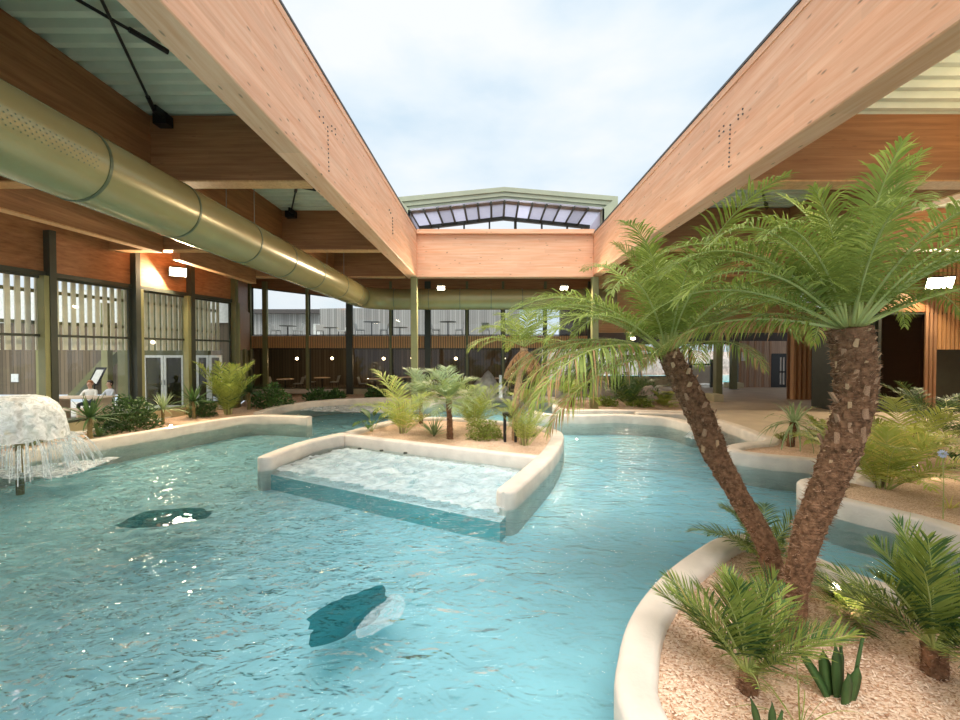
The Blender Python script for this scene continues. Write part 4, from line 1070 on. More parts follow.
def lerpx(tri, t):   # t in 0..2
    return tri[0].lerp(tri[1], t) if t <= 1 else tri[1].lerp(tri[2], t - 1)
for i in range(14):
    t0, t1 = i / 7, (i + 1) / 7
    a0, a1, b1, b0 = lerpx(iN, t0), lerpx(iN, t1), lerpx(fB, t1), lerpx(fB, t0)
    m = MB(); m.slab([a0 - g0, a1 - g0, b1 - g0, b0 - g0], (0, 0, .05)); m.build('roof_panel', M['poly'], gr)
    m = MB(); m.rod(a0 - g0 - V((0, 0, .05)), b0 - g0 - V((0, 0, .05)), .05, 6); m.build('glazing_bar', M['dark'], gr)
for px, w_ in ((424, .06), (438.5, .06), (464, .08), (489.5, .08), (515.5, .13), (542, .08), (567.5, .08), (582, .06)):
    p = at(px, 231, YB); t = (px - 419) / (590 - 419) * 2; tp = lerpx(fB, max(0, min(2, t)))
    m = MB(); m.box(V((p.x, YB + .1, (tp.z + 7.2) / 2)) - g0, (w_, .12, tp.z - 7.2)); m.build('mullion', M['dark'], gr)

# ---------------------------------------------------------------- lamps
def flood(label, px, py, Y, energy, aim, sz=.42, held=None):
    p = at(px, py, Y); r = thing('flood_lamp', p, label, 'lamp')
    d = (V(aim) - p).normalized(); q = d.to_track_quat('-Z', 'Y')
    r.rotation_euler = q.to_euler()
    m = MB(); m.box((0, 0, .05), (sz + .06, sz * .6 + .06, .1)); bev(m.build('housing', M['dark'], r), .01)
    m = MB(); m.box((0, 0, -.005), (sz, sz * .6, .012)); m.build('lamp_face', M['lamp'], r)
    m = MB(); m.rod((0, 0, .1), (0, 0, .3), .02, 6); m.build('bracket', M['dark'], r)
    light('flood light', 'AREA', p + d * .06, energy, (1.0, 0.80, 0.55), sz, aim)
flood('bright flood lamp on the timber above the left windows', 178, 272, 15.6, 480, (-4.0, 6.5, 0.0), .5)
flood('bright flood lamp under the far beam beside the left post', 441, 288, 18.25, 240, (-1.5, 14, .5), .30)
flood('bright flood lamp under the far beam behind the palm fronds', 564, 288, 18.25, 240, (3.5, 14, .5), .30)
flood('bright flood lamp on the right facade among the palm fronds', 940, 283, 16.5, 380, (14, 9.5, 0), .75)
flood('small warm lamp under the dark beam behind the leaning palm crown', 633, 338.5, 24.8, 70, (7, 19, 0), .25)
def linear(label, x, y0, y1, z, e, up=0):
    r = thing('linear_lamp', (x, (y0 + y1) / 2, z), label, 'lamp'); L = y1 - y0
    m = MB(); m.box((0, 0, .06), (.2, L, .08)); m.build('housing', M['white'], r)
    m = MB(); m.box((0, 0, .012), (.16, L - .04, .02)); m.build('diffuser', M['lamp'], r)
    for k in (-.4, .4):
        m = MB(); m.rod((0, L * k, .1), (0, L * k, zdl(y0) - z), .01, 6); m.build('hanger', M['steel'], r)
    light('linear light', 'AREA', (x, (y0 + y1) / 2, z - .03), e, (1.0, 0.85, 0.62), .2, (x, (y0 + y1) / 2 + .001, 0), L)
p = at(183, 239, 10.6); linear('linear lamp hanging behind the duct in the left aisle', p.x, 10.0, 11.4, p.z, 160)
linear('linear lamp hanging over the near left aisle outside the view', -7.8, 4.2, 5.6, p.z, 130)
def added_uplamp(label, x, y0, y1, z, e, zd):
    r = thing('linear_lamp', (x, (y0 + y1) / 2, z), label, 'lamp'); L = y1 - y0
    m = MB(); m.box((0, 0, .04), (.2, L, .08)); m.build('housing', M['white'], r)
    m = MB(); m.box((0, 0, .09), (.16, L - .04, .02)); m.build('diffuser', M['lamp'], r)
    for k in (-.4, .4):
        m = MB(); m.rod((0, L * k, .1), (0, L * k, zd - z), .01, 6); m.build('hanger', M['steel'], r)
    light('added linear uplight', 'AREA', (x, (y0 + y1) / 2, z + .12), e, (1.0, 0.80, 0.52), .2, (x, (y0 + y1) / 2 + .001, 20), L)
added_uplamp('added unseen uplight of the right aisle over the near bay, brightening the deck', 8.4, 3.6, 5.8, 5.3, 75, 6.6)
added_uplamp('added unseen uplight of the right aisle over the second bay, brightening the deck', 13.5, 9.2, 11.2, 5.5, 110, 6.8)
added_uplamp('added unseen uplight of the left aisle over the near bay, brightening the deck', -10.2, 5.5, 7.5, 5.3, 120, 7.3)
# the uplights above are unseen, added to warm and brighten the aisle decks
def spot(label, base, h, aim, e=6, pw=None):
    r = thing('garden_spotlight', base, label, 'lamp')
    m = MB(); m.rod((0, 0, -.03), (0, 0, h), .012, 6); m.build('spike', M['black'], r)
    d = (V(aim) - V(base)).normalized(); c = V((0, 0, h + .03))
    m = MB(); m.rod(c - d * .07, c + d * .05, .045, 12, .052); m.build('head', M['steel'], r)
    m = MB(); m.rod(c + d * .051, c + d * .056, .04, 12); m.build('lens', M['lamp'], r)
    light('spot glow', 'POINT', V(base) + c + d * .12, e, (1, .78, .5), .04)
b = gz(833, 601, .2); spot('small steel garden spotlight on the mulch between the tall palms and the dwarf fern', b, .10, b + V((-.3, -.9, .5)), 3)
b = gz(915, 476, .21); spot('small steel garden spotlight on the mulch right of the areca clump', b, .12, b + V((.5, -.3, .35)), 5)
b = gz(171, 430, .2); spot('small warm garden spotlight in the left bed between two dragon trees', b, .08, b + V((.4, -.6, .3)), 10)

# ---------------------------------------------------------------- plants
UP = V((0, 0, 1))
def blade(mb, p0, d0, L, w, droop, nrm, mi=0, segs=3, fold=0):
    """tapering leaf strip from p0 along d0, bending down by droop"""
    d = V(d0).normalized(); p = V(p0); wv = nrm.cross(d)
    if wv.length < 1e-4: wv = V((1, 0, 0))
    wv.normalize()
    ws = [.45, 1, .8, 0] if segs == 3 else ([.5, 1, 0] if segs == 2 else [.5, 1, 1, .75, .4, 0])
    vs = []
    for i in range(segs + 1):
        k = ws[i] * w / 2
        if i == segs: vs.append(p.copy())
        else: vs += [p - wv * k, p + wv * k]
        p = p + d * (L / segs)
        d = (d + V((0, 0, -droop)) / segs * (1 + i * .5)).normalized()
    n = segs
    fs = [(2 * i, 2 * i + 1, 2 * i + 3, 2 * i + 2) for i in range(n - 1)] + [(2 * n - 2, 2 * n - 1, 2 * n)]
    mb.add(vs, fs, mi)
def frond(L, elev, bend, n=46, ll=.26, lw=.016, droop=.7, vsh=.25, rs=None, petiole=.12, brown=0.0, tipd=.5, rr=.009, segs=3, yellow=0.0, fwd=(25, 62)):
    rs = rs or random
    mb = MB(); NP = 18; pts = []; p = V((0, 0, 0)); a = math.radians(elev)
    for i in range(NP + 1):
        t = i / NP; pts.append((p.copy(), a)); p = p + V((math.cos(a), 0, math.sin(a))) * (L / NP)
        a -= math.radians(bend) / NP * (.35 + 1.3 * t)
    mb.tube([q for q, _ in pts], [rr * (1.25 - 1.05 * i / NP) for i in range(NP + 1)], 5, False, 1)
    for i in range(n):
        u = (i + .5) / n; t = petiole + (1 - petiole) * u; k = min(NP - 1, int(t * NP)); f = t * NP - k
        P0 = pts[k][0].lerp(pts[k + 1][0], f); aa = pts[k][1] + (pts[k + 1][1] - pts[k][1]) * f
        T = V((math.cos(aa), 0, math.sin(aa))); Nn = V((-math.sin(aa), 0, math.cos(aa)))
        size = (.45 + .75 * math.sin(PI * min(1, u * .92 + .12)) ** .8) * (1 if u < .8 else 1 - (u - .8) * 1.6)
        for sd in (-1, 1):
            fa = math.radians(fwd[0] + (fwd[1] - fwd[0]) * u + rs.uniform(-9, 9))
            d = V((0, sd, 0)) * math.cos(fa) + T * math.sin(fa) + Nn * (vsh + rs.uniform(-.12, .12))
            l = ll * size * rs.uniform(.85, 1.12)
            mi = 0
            if rs.random() < brown: mi = 3
            elif rs.random() < yellow: mi = 2
            blade(mb, P0, d, l, lw * rs.uniform(.8, 1.15), droop * rs.uniform(.6, 1.4), Nn, mi, segs)
    return mb
def frond_mesh(mats, **k):
    mb = frond(**k); return mb.mesh('frond', mats)
GM = [M['g1'], M['rach'], M['g2'], M['gb']]
def trunkmesh(mb, pts, rads, n=22, rough=.12, freq=9, step=.03, spike=.25):
    c = catmull(pts, step); tot = len(c); 
    vs = []; fs = []
    for i, p in enumerate(c):
        t = i / (tot - 1) * (len(rads) - 1); k = min(len(rads) - 2, int(t)); r = rads[k] + (rads[k + 1] - rads[k]) * (t - k)
        d = (c[min(i + 1, tot - 1)] - c[max(i - 1, 0)]).normalized(); u = d.cross(V((0, 1, 0))).normalized(); w_ = d.cross(u)
        for j in range(n):
            a = 2 * PI * j / n; q = V((math.cos(a) * 2.0, math.sin(a) * 2.0, i * step * freq))
            rr = r * (1 + rough * noise.noise(q) + spike * max(0, noise.noise(q * 3.1)) * .8 + .06 * math.sin(i * 1.3 + j * 2.1))
            vs.append(p + (u * math.cos(a) + w_ * math.sin(a)) * rr)
    for i in range(tot - 1):
        for j in range(n):
            j2 = (j + 1) % n; fs.append((i * n + j, i * n + j2, (i + 1) * n + j2, (i + 1) * n + j))
    fs.append(tuple(range(n - 1, -1, -1))); fs.append(tuple((tot - 1) * n + j for j in range(n)))
    mb.add(vs, fs); return c
def hairs(mb, c, rads, n, ln=.05, w=.004, up=.3, rs=None, t0=0, t1=1):
    tot = len(c)
    for _ in range(n):
        t = rs.uniform(t0, t1); i = min(tot - 1, int(t * (tot - 1))); k = min(len(rads) - 2, int(t * (len(rads) - 1))); r = rads[k] + (rads[k + 1] - rads[k]) * (t * (len(rads) - 1) - k)
        a = rs.uniform(0, 2 * PI); o_ = V((math.cos(a), math.sin(a), 0)); p = c[i] + o_ * r * .95
        d = (o_ + V((rs.uniform(-.8, .8), rs.uniform(-.8, .8), rs.uniform(-.6, .9) + up))).normalized()
        blade(mb, p, d, ln * rs.uniform(.5, 1.5), w, rs.uniform(0, .6), V((-o_.y, o_.x, .3)), 0, 2)

def tall_palm(label, path, rads, L, crown, seed, mats=GM, nscar=40, ll=.32, extra=()):
    rs = random.Random(seed)
    base = path[0]; r = thing('palm_tree', base, label, 'palm tree')
    P = [p - base for p in path]
    m = MB(); c = trunkmesh(m, P, rads, 26, .10, 8, .02); m.build('trunk', M['trunk'], r, smooth=False, fix=False)
    m = MB(); hairs(m, c, rads, 2600, .045, .005, .15, rs); stuffpart(m.build('trunk_fibre', M['fibre'], r, fix=False))
    top = c[-1]
    # cut leaf bases near the top
    m = MB(); m.add([(-.5, 0, -.3), (.5, 0, -.3), (.35, .25, 1), (-.35, .25, 1), (-.4, .22, -.35), (.4, .22, -.35), (.25, .55, 1.05), (-.25, .55, 1.05)], [(0, 1, 2, 3), (4, 7, 6, 5), (0, 4, 5, 1), (1, 5, 6, 2), (2, 6, 7, 3), (3, 7, 4, 0)])
    sme_ = m.mesh('leaf_base', M['scar']); sme2 = m.mesh('leaf_base', M['fibre'])
    for i in range(nscar):
        t = 1 - (i / nscar) ** 1.1 * .45; k = min(len(c) - 1, int(t * (len(c) - 1))); a = i * 2.399 + rs.uniform(-.2, .2)
        rr = rads[-1] * (.94 if t > .8 else .9)
        o_ = V((math.cos(a), math.sin(a), 0))
        kk = t * (len(rads) - 1); k0 = min(len(rads) - 2, int(kk)); rad = rads[k0] + (rads[k0 + 1] - rads[k0]) * (kk - k0)
        s_ = rs.uniform(.03, .06)
        link('leaf_base', sme_ if rs.random() < .5 else sme2, r, c[k] + o_ * rad * .93, (rs.uniform(-.5, .2), rs.uniform(-.3, .3), a - PI / 2), (s_, s_, s_ * rs.uniform(.8, 1.8)))
    # meshes by elevation class
    cl = {}
    for e_ in (82, 66, 50, 34, 16, -4):
        for v in range(2):
            old = e_ < 25
            cl[(e_, v)] = frond_mesh(mats, L=L * (1 if e_ < 75 else .68), elev=e_ + rs.uniform(-4, 4), bend={82: 52, 66: 84, 50: 100, 34: 95, 16: 80, -4: 60}[e_], n=60, ll=ll * (1.25 if old else 1), lw=.016, droop=1.9 if old else .95, vsh=.3 if not old else .05, rs=rs, brown=.42 if e_ == -4 else (.22 if old else 0.0), yellow=.25 if old else .12, rr=.011)
    for az, e_, sc in crown:
        k = min((q for q in cl if True), key=lambda q: abs(q[0] - e_) + rs.uniform(0, .5))
        a = math.radians(az)
        link('frond', cl[k], r, top + V((math.cos(a), math.sin(a), 0)) * rads[-1] * .45 + V((0, 0, -.02 + e_ * .0006)), (rs.uniform(-.12, .12), math.radians(k[0] - e_) * .6, a), sc)
    return r, top
def auto_crown(rs, n_up, n_mid, n_low, skip=None):
    out = []; k = 0
    for n_, lo, hi in ((n_up, 68, 86), (n_mid, 32, 62), (n_low, -6, 24)):
        off = rs.uniform(0, 360)
        for i in range(n_):
            az = (off + i * 360 / n_ + rs.uniform(-14, 14)) % 360
            if skip and skip(az, lo): continue
            out.append((az, rs.uniform(lo, hi), rs.uniform(.85, 1.08)))
    return out
rs = random.Random(21)
p1 = [gz(782, 610, .18), at(779, 584, 4.05), at(763, 538, 4.2), at(742, 502, 4.4), at(716, 455, 4.6), at(699, 413, 4.75), at(678, 372, 4.9), at(668, 352, 4.92)]
tall_palm('palm whose slim trunk leans left, with a brown-fringed drooping crown', p1, [.085, .088, .095, .10, .125, .135, .13, .115], 2.05,
    auto_crown(rs, 8, 24, 14, lambda az, lo: (lo < 0 and not 120 < az < 215) or (30 < lo < 60 and 235 < az < 345)) + [(182, 14, 1.0), (194, 8, 1.0), (204, -2, .9), (168, 18, 1.0), (150, 8, .9)] + [(az, 56, .95) for az in (232, 252, 272, 292, 312, 335, 355)] + [(az, 20, .8) for az in (20, 50, 80)], 5)
rs = random.Random(33)
p2 = [gz(791, 645, .18), at(796, 586, 3.52), at(808, 533, 3.55), at(828, 485, 3.58), at(848, 430, 3.62), at(855, 395, 3.66), at(854, 360, 3.7), at(850, 328, 3.7)]
tall_palm('taller palm with the thick upright curving trunk and cut leaf bases', p2, [.095, .085, .095, .11, .12, .13, .142, .15], 2.0,
    auto_crown(rs, 9, 22, 9, lambda az, lo: lo < 0 or (30 < lo < 60 and 235 < az < 320)) + [(178, 34, 1.0), (163, 20, .9), (192, 42, 1.0), (205, 50, 1.0), (20, 40, 1.0), (-20, 36, .95), (5, 26, .9), (0, 60, 1.05), (240, 56, .9), (262, 56, .9), (284, 56, .9), (306, 56, .9), (100, 20, .9), (60, 22, .9), (140, 22, .9)], 9, nscar=56, ll=.29)

def feather(name, label, base, n, L, seed, elevs=(35, 85), bend=60, ll=.2, lw=.014, pairs=26, trunk=None, mats=GM, cat='plant', droop=.5, stems=False, variants=5, brown=0, yellow=.1, group=None, tr=.03, segs=2, rr=.007, pet=.15, fwd=(25, 62)):
    rs = random.Random(seed)
    r = thing(name, base, label, cat, group)
    h = 0
    if trunk:
        h, r0, lean = trunk
        top = V((lean[0], lean[1], h)); m = MB(); c = trunkmesh(m, [V((0, 0, -.05)), V((lean[0] * .3, lean[1] * .3, h * .5)), top], [r0 * 1.25, r0, r0 * 1.05], 12, .12, 14, .03); m.build('trunk', M['trunk'], r, fix=False)
        m = MB(); hairs(m, c, [r0 * 1.2, r0, r0], 260, r0 * .5, .006, .2, rs); stuffpart(m.build('trunk_fibre', M['fibre'], r, fix=False))
    else: top = V((0, 0, 0))
    ms = []
    for v in range(variants):
        e_ = elevs[0] + (elevs[1] - elevs[0]) * (v + .5) / variants
        ms.append((e_, frond_mesh(mats, L=L * rs.uniform(.85, 1.05), elev=e_, bend=bend * rs.uniform(.7, 1.25), n=pairs, ll=ll, lw=lw, droop=droop, rs=rs, petiole=pet, brown=brown, yellow=yellow, rr=rr, segs=segs, fwd=fwd)))
    for i in range(n):
        az = i * 2.399 + rs.uniform(-.3, .3); e_, me = ms[i % variants]
        off = V((math.cos(az), math.sin(az), 0)) * (tr * rs.uniform(.3, 1))
        link('frond', me, r, top + off, (0, 0, az), rs.uniform(.75, 1.1))
    if stems:
        for i in range(stems):
            a = rs.uniform(0, 2 * PI); o_ = V((math.cos(a), math.sin(a), 0)) * tr * rs.uniform(.2, 1.2)
            m = MB(); m.tube([o_ + V((0, 0, -.03)), o_ * 1.4 + V((0, 0, L * .22)), o_ * 2.2 + V((0, 0, L * .42))], [.012, .010, .006], 6); m.build('cane', M['olight'] if i % 2 else M['stem'], r)
    return r
def strap(name, label, base, n, L, w, seed, h=0, r0=.03, lean=(0, 0), elev=(5, 85), droop=.5, mats='g1', cat='plant', segs=5, stem='stem', heads=1, spread=.12):
    """dragon tree, yucca, flax: strap leaves from the top of a stem"""
    rs = random.Random(seed); r = thing(name, base, label, cat)
    for hd in range(heads):
        l2 = V((lean[0], lean[1], 0)) + (V((rs.uniform(-1, 1), rs.uniform(-1, 1), 0)) * spread if hd else V((0, 0, 0)))
        hh = h * (1 if hd == 0 else rs.uniform(.5, .85)); top = l2 + V((0, 0, hh))
        if h:
            m = MB(); trunkmesh(m, [V((0, 0, -.05)), l2 * .4 + V((0, 0, hh * .5)), top], [r0 * 1.1, r0 * .9, r0], 10, .12, 14, .03); m.build('stem', M[stem], r, fix=False)
        ms = []
        for v in range(3):
            m = MB(); e_ = math.radians(elev[0] + (elev[1] - elev[0]) * (v + .5) / 3)
            blade(m, (0, 0, 0), (math.cos(e_), 0, math.sin(e_)), L * (1.05 - .12 * v), w, droop * (1 - v * .2), V((-math.sin(e_), 0, math.cos(e_))), 0, 5); ms.append(m.mesh('leaf', M[mats]))
        for i in range(n):
            az = i * 2.399 + rs.uniform(-.25, .25); link('leaf', ms[i % 3], r, top + V((math.cos(az), math.sin(az), 0)) * r0 * .6, (rs.uniform(-.3, .3), rs.uniform(-.2, .2), az), rs.uniform(.75, 1.12))
    return r
def bush(name, label, base, R, H, seed, mat='g3', nl=700, lw=.03, ll=.07, nst=7, cat='shrub'):
    rs = random.Random(seed); r = thing(name, base, label, cat)
    for i in range(nst):
        a = rs.uniform(0, 2 * PI); q = V((math.cos(a) * R * .6, math.sin(a) * R * .6, H * .8)) * rs.uniform(.6, 1)
        m = MB(); m.tube([(0, 0, -.03), q * .5 + V((0, 0, H * .1)), q], [.012, .008, .004], 5); m.build('stem', M['stem'], r)
    m = MB()
    for i in range(nl):
        while True:
            q = V((rs.uniform(-1, 1), rs.uniform(-1, 1), rs.uniform(0, 1)))
            if q.x ** 2 + q.y ** 2 + (q.z * 1.05 - .1) ** 2 < 1 * (.8 + .4 * noise.noise(q * 2.5 + V((seed, 0, 0)))): break
        p = V((q.x * R, q.y * R, q.z * H)); d = V((q.x + rs.uniform(-.7, .7), q.y + rs.uniform(-.7, .7), rs.uniform(-.2, 1)))
        blade(m, p, d, ll * rs.uniform(.6, 1.3), lw, .4, V((rs.uniform(-1, 1), rs.uniform(-1, 1), 1)).normalized(), 0, 3)
    stuffpart(m.build('foliage', M[mat], r, fix=False))
    return r
def broadleaf(name, label, base, n, H, lw, ll, seed, mat='g3', elev=(40, 85), cat='plant'):
    rs = random.Random(seed); r = thing(name, base, label, cat); mats = [M[mat], M['rach']]
    for i in range(n):
        az = i * 2.399; e_ = math.radians(rs.uniform(*elev)); h = H * rs.uniform(.55, 1)
        m = MB(); d = V((math.cos(e_), 0, math.sin(e_))); tip = d * h
        m.tube([(0, 0, -.02), d * h * .5, tip], [.008, .006, .005], 5, True, 1)
        d2 = V((math.cos(e_ - .45), 0, math.sin(e_ - .45))); nrm = V((-d2.z, 0, d2.x))
        K = 7; prof = [.1, .6, .92, 1, .9, .62, .25, 0]; p = tip.copy(); dd = d2.copy(); vs = []
        for k in range(K + 1):
            wv = V((0, 1, 0)) * prof[k] * lw / 2; nn = V((-dd.z, 0, dd.x)) * prof[k] * lw * .12
            vs += [p - wv + nn, p.copy(), p + wv + nn]; p = p + dd * ll / K; dd = (dd + V((0, 0, -.13))).normalized()
        m.add(vs, [f for k in range(K) for f in ((3 * k, 3 * k + 1, 3 * k + 4, 3 * k + 3), (3 * k + 1, 3 * k + 2, 3 * k + 5, 3 * k + 4))], 0)
        me = m.mesh('leaf', mats, smooth=True); link('leaf', me, r, (0, 0, 0), (0, 0, az), 1)
    return r
# ---- front planter
Z = .18
DG = [M['g1'], M['rach'], M['g3'], M['gb']]
feather('young_palm', 'young feathery date palm in front at the edge of the front planter', gz(748, 694, Z), 24, .74, 1, (30, 88), 26, .21, .0115, 32, (.16, .055, (0, 0)), DG, fwd=(35, 68), droop=.25, brown=.02, yellow=.35, segs=3, variants=7)
feather('young_palm', 'dense young date palm at the far right of the front planter', gz(934, 676, Z), 30, .86, 2, (22, 88), 34, .25, .0125, 34, (.22, .07, (0, 0)), DG, fwd=(35, 68), droop=.3, yellow=.4, segs=3, variants=7)
feather('young_palm', 'small feathery palm behind the crossing trunks of the tall palms', gz(762, 565, Z), 22, .80, 3, (10, 80), 60, .22, .013, 30, (.08, .05, (0, 0)), DG, droop=.5, yellow=.4, segs=3)
feather('young_palm', 'dwarf palm seedling low on the mulch behind the garden spotlight', gz(848, 612, Z), 16, .42, 4, (10, 75), 55, .15, .012, 20, None, DG, droop=.5, yellow=.3)
def snake(label, base, blades, seed):
    rs = random.Random(seed); r = thing('snake_plant', base, label, 'plant')
    for x, y, h, w_, lx, ly, rz in blades:
        m = MB(); K = 8; vs = []
        for k in range(K + 1):
            t = k / K; ww = w_ * (.55 + .6 * math.sin(PI * min(1, t * .8 + .1))) * (1 if t < .75 else max(0, (1 - t) / .25) ** .7) / 2
            c = V((x + lx * t ** 1.3, y + ly * t ** 1.3, h * t - .02)); u = V((math.cos(rz), math.sin(rz), 0)); v = V((-u.y, u.x, 0))
            vs += [c - u * ww, c - v * .006 + V((0, 0, 0)), c + u * ww, c + v * .012]
        m.add(vs, [f for k in range(K) for f in [(4 * k + j, 4 * k + (j + 1) % 4, 4 * k + 4 + (j + 1) % 4, 4 * k + 4 + j) for j in range(4)]])
        m.build('leaf', M['g3'], r, smooth=True)
    r.scale = (1.2, 1.2, 1.25)
snake('clump of upright dark snake plant blades on the mulch in the front planter', gz(838, 700, Z), [(-.05, 0, .30, .055, -.17, .03, .2), (-.04, .02, .28, .06, -.02, .02, -.3), (0, 0, .34, .06, -.02, .0, .1), (.03, .02, .30, .06, .02, .02, .4), (.05, -.02, .24, .06, .03, -.02, -.2), (.08, 0, .36, .055, .08, .02, .5), (.0, -.05, .22, .055, 0, -.02, 0)], 5)
snake('two dark snake plant blades cut by the bottom edge below the front young palm', gz(768, 742, Z), [(-.03, 0, .24, .04, -.06, 0, .2), (.02, 0, .22, .035, .0, 0, -.2), (.04, .02, .16, .03, .05, 0, 0)], 6)
strap('grass_tuft', 'thin arching grassy leaves between the front young palm and the bottom edge', gz(800, 730, Z), 14, .5, .008, 7, 0, .02, elev=(20, 80), droop=1.2, mats='g1')
# chips scattered on the front mulch
import mathutils
def scatter_chips(label, poly, n, z, seed):
    rs = random.Random(seed); m = MB(); P = [(p[0], p[1]) for p in poly]; xs = [p[0] for p in P]; ys = [p[1] for p in P]; k = 0
    def ins(x, y):
        c = False; j = len(P) - 1
        for i in range(len(P)):
            if (P[i][1] > y) != (P[j][1] > y) and x < (P[j][0] - P[i][0]) * (y - P[i][1]) / (P[j][1] - P[i][1]) + P[i][0]: c = not c
            j = i
        return c
    while k < n:
        x = rs.uniform(min(xs), min(max(xs), 5)); y = rs.uniform(max(min(ys), 1.5), max(ys))
        if not ins(x, y): continue
        k += 1; a = rs.uniform(0, PI); l = rs.uniform(.008, .022); w_ = rs.uniform(.003, .008); u = V((math.cos(a), math.sin(a), rs.uniform(-.4, .4))) * l; v = V((-math.sin(a), math.cos(a), rs.uniform(-.5, .5))) * w_
        c = V((x, y, z + .008 + rs.uniform(0, .008))); m.add([c - u, c - v, c + u, c + v], [(0, 1, 2, 3)], 0 if rs.random() < .72 else 1)
    o = m.build('wood_chips', [M['chip1'], M['chip2']], fix=False); tag(o, label, 'wood chips', kind='stuff')
scatter_chips('loose light and brown wood chips on the front planter', bedB, 16000, .20, 3)

# ---- right hand bed
Z = .2
strap('dragon_tree', 'small leaning dragon tree with long narrow leaves by the deck edge', gz(790, 447, Z), 56, 1.0, .045, 11, .62, .085, (.10, 0), (-35, 80), 1.3, 'g4', stem='trunk')
feather('areca_palm', 'yellow green areca clump behind the tall palm trunk', gz(884, 489, Z), 26, 1.6, 12, (38, 86), 70, .36, .028, 26, None, [M['g2'], M['rach'], M['g5'], M['g1']], stems=9, tr=.12, yellow=.25, droop=.5, segs=3)
feather('areca_palm', 'arching lime palm with broad leaflets at the right edge above the bed', gz(905, 462, Z), 14, 2.1, 13, (30, 80), 85, .46, .04, 28, None, [M['g2'], M['rach'], M['g2'], M['g1']], stems=4, tr=.1, droop=.6, segs=3)
feather('fern_palm', 'dark feathery palm in the shade at the far right of the bed', gz(950, 440, Z), 18, 1.9, 14, (25, 80), 70, .3, .02, 28, None, [M['g3'], M['rach'], M['g1'], M['g1']], tr=.08)
feather('fern_palm', 'wide dark fern in front of the dark opening at right', gz(925, 425, Z), 20, 2.2, 15, (20, 75), 70, .32, .022, 28, None, [M['g3'], M['rach'], M['g1'], M['g1']], tr=.08)
feather('fern', 'low bright fern between the dragon tree and the tall palm trunk', gz(826, 442, Z), 24, 1.15, 16, (15, 75), 70, .17, .03, 22, None, [M['g1'], M['rach'], M['g2'], M['g2']], tr=.05)
broadleaf('broad_leaf_plant', 'bright broad leaved plant left of the tall palm trunk', gz(828, 452, Z), 10, .5, .22, .45, 17, 'g2')
bush('shrub', 'pale variegated shrub beside the dragon tree', gz(815, 441, Z), .35, .6, 18, 'g4', 350, .02, .06)
bush('shrub', 'small round shrub at the foot of the dragon tree', gz(783, 441, Z), .2, .24, 19, 'g1', 300, .02, .05)
strap('grass_tuft', 'small yellow green tuft on the mulch by the coping at right', gz(950, 509, Z), 16, .3, .02, 20, 0, .02, elev=(10, 70), droop=.8, mats='g5')
fl = thing('flower_stalk', gz(943, 520, Z), 'tall thin stalk with one round pale blue flower head at right', 'flower')
m = MB(); m.tube([(0, 0, 0), (.0, 0, .5), (-.02, 0, .93)], [.007, .006, .005], 6); m.build('stalk', M['rach'], fl)
m = MB(); rs = random.Random(2)
for i in range(60):
    d = V((rs.gauss(0, 1), rs.gauss(0, 1), rs.gauss(0, 1))).normalized(); blade(m, V((-.02, 0, .95)) + d * .02, d, .045, .016, 0, d.orthogonal().normalized(), 0, 3)
m.build('flower_head', M['flower'], fl, fix=False)
broadleaf('broad_leaf_plant', 'low broad leaves in the shade at the right edge', gz(955, 470, Z), 7, .3, .1, .3, 22, 'g3')

# ---- central planter
Z = .19
broadleaf('broad_leaf_plant', 'bird of paradise seedling with paddle leaves at the left of the central planter', gz(372, 432, Z), 10, .5, .26, .5, 30, 'g3', (35, 80))
feather('areca_palm', 'tall yellow stemmed areca with a long arching leaf in the central planter', gz(403, 434, Z), 15, 2.25, 31, (42, 85), 85, .46, .028, 26, None, [M['g2'], M['rach'], M['g5'], M['g1']], stems=7, tr=.09, segs=3, droop=.6)
feather('young_palm', 'slim palm second from the left, grey green crown, in the central planter', gz(421, 424, Z), 20, 1.25, 32, (15, 84), 75, .34, .026, 24, (.95, .055, (0, 0)), [M['g4'], M['rach'], M['g1'], M['g1']], droop=.6)
strap('yucca', 'small spiky yucca on the mulch left of the middle palm', gz(434, 437, Z), 30, .7, .05, 33, .05, .03, elev=(15, 85), droop=.3, mats='g4')
feather('young_palm', 'palm with thin straight dark trunk in the middle of the central planter', gz(450, 439.5, Z), 28, 1.2, 34, (5, 84), 80, .34, .02, 30, (1.08, .075, (-.03, 0)), [M['g4'], M['rach'], M['g1'], M['g5']], droop=.6, yellow=.2)
feather('young_palm', 'bushy green palm right of the middle palm in the central planter', gz(474, 427, Z), 22, 1.8, 35, (38, 86), 75, .38, .024, 24, None, [M['g1'], M['rach'], M['g2'], M['g1']], stems=6, tr=.1)
bush('shrub', 'round leafy green shrub in the central planter', gz(485, 439, Z), .55, .58, 36, 'g1', 1500, .03, .075, 9)
feather('areca_palm', 'slender areca with yellow canes at the right of the central planter', gz(525, 446, Z), 16, 1.6, 37, (50, 87), 65, .26, .022, 22, None, [M['g2'], M['rach'], M['g1'], M['g5']], stems=9, tr=.1, yellow=.3)
strap('yucca', 'thin spiky tuft by the right corner of the central planter', gz(533, 437.5, Z), 18, .5, .018, 38, 0, .03, elev=(25, 85), droop=.2, mats='g3')
feather('young_palm', 'young palm with wide lime leaflets behind the right areca of the central planter', gz(530, 433, Z), 9, 1.3, 39, (25, 78), 70, .4, .06, 16, (.75, .02, (0, 0)), [M['g2'], M['rach'], M['g2'], M['g1']])
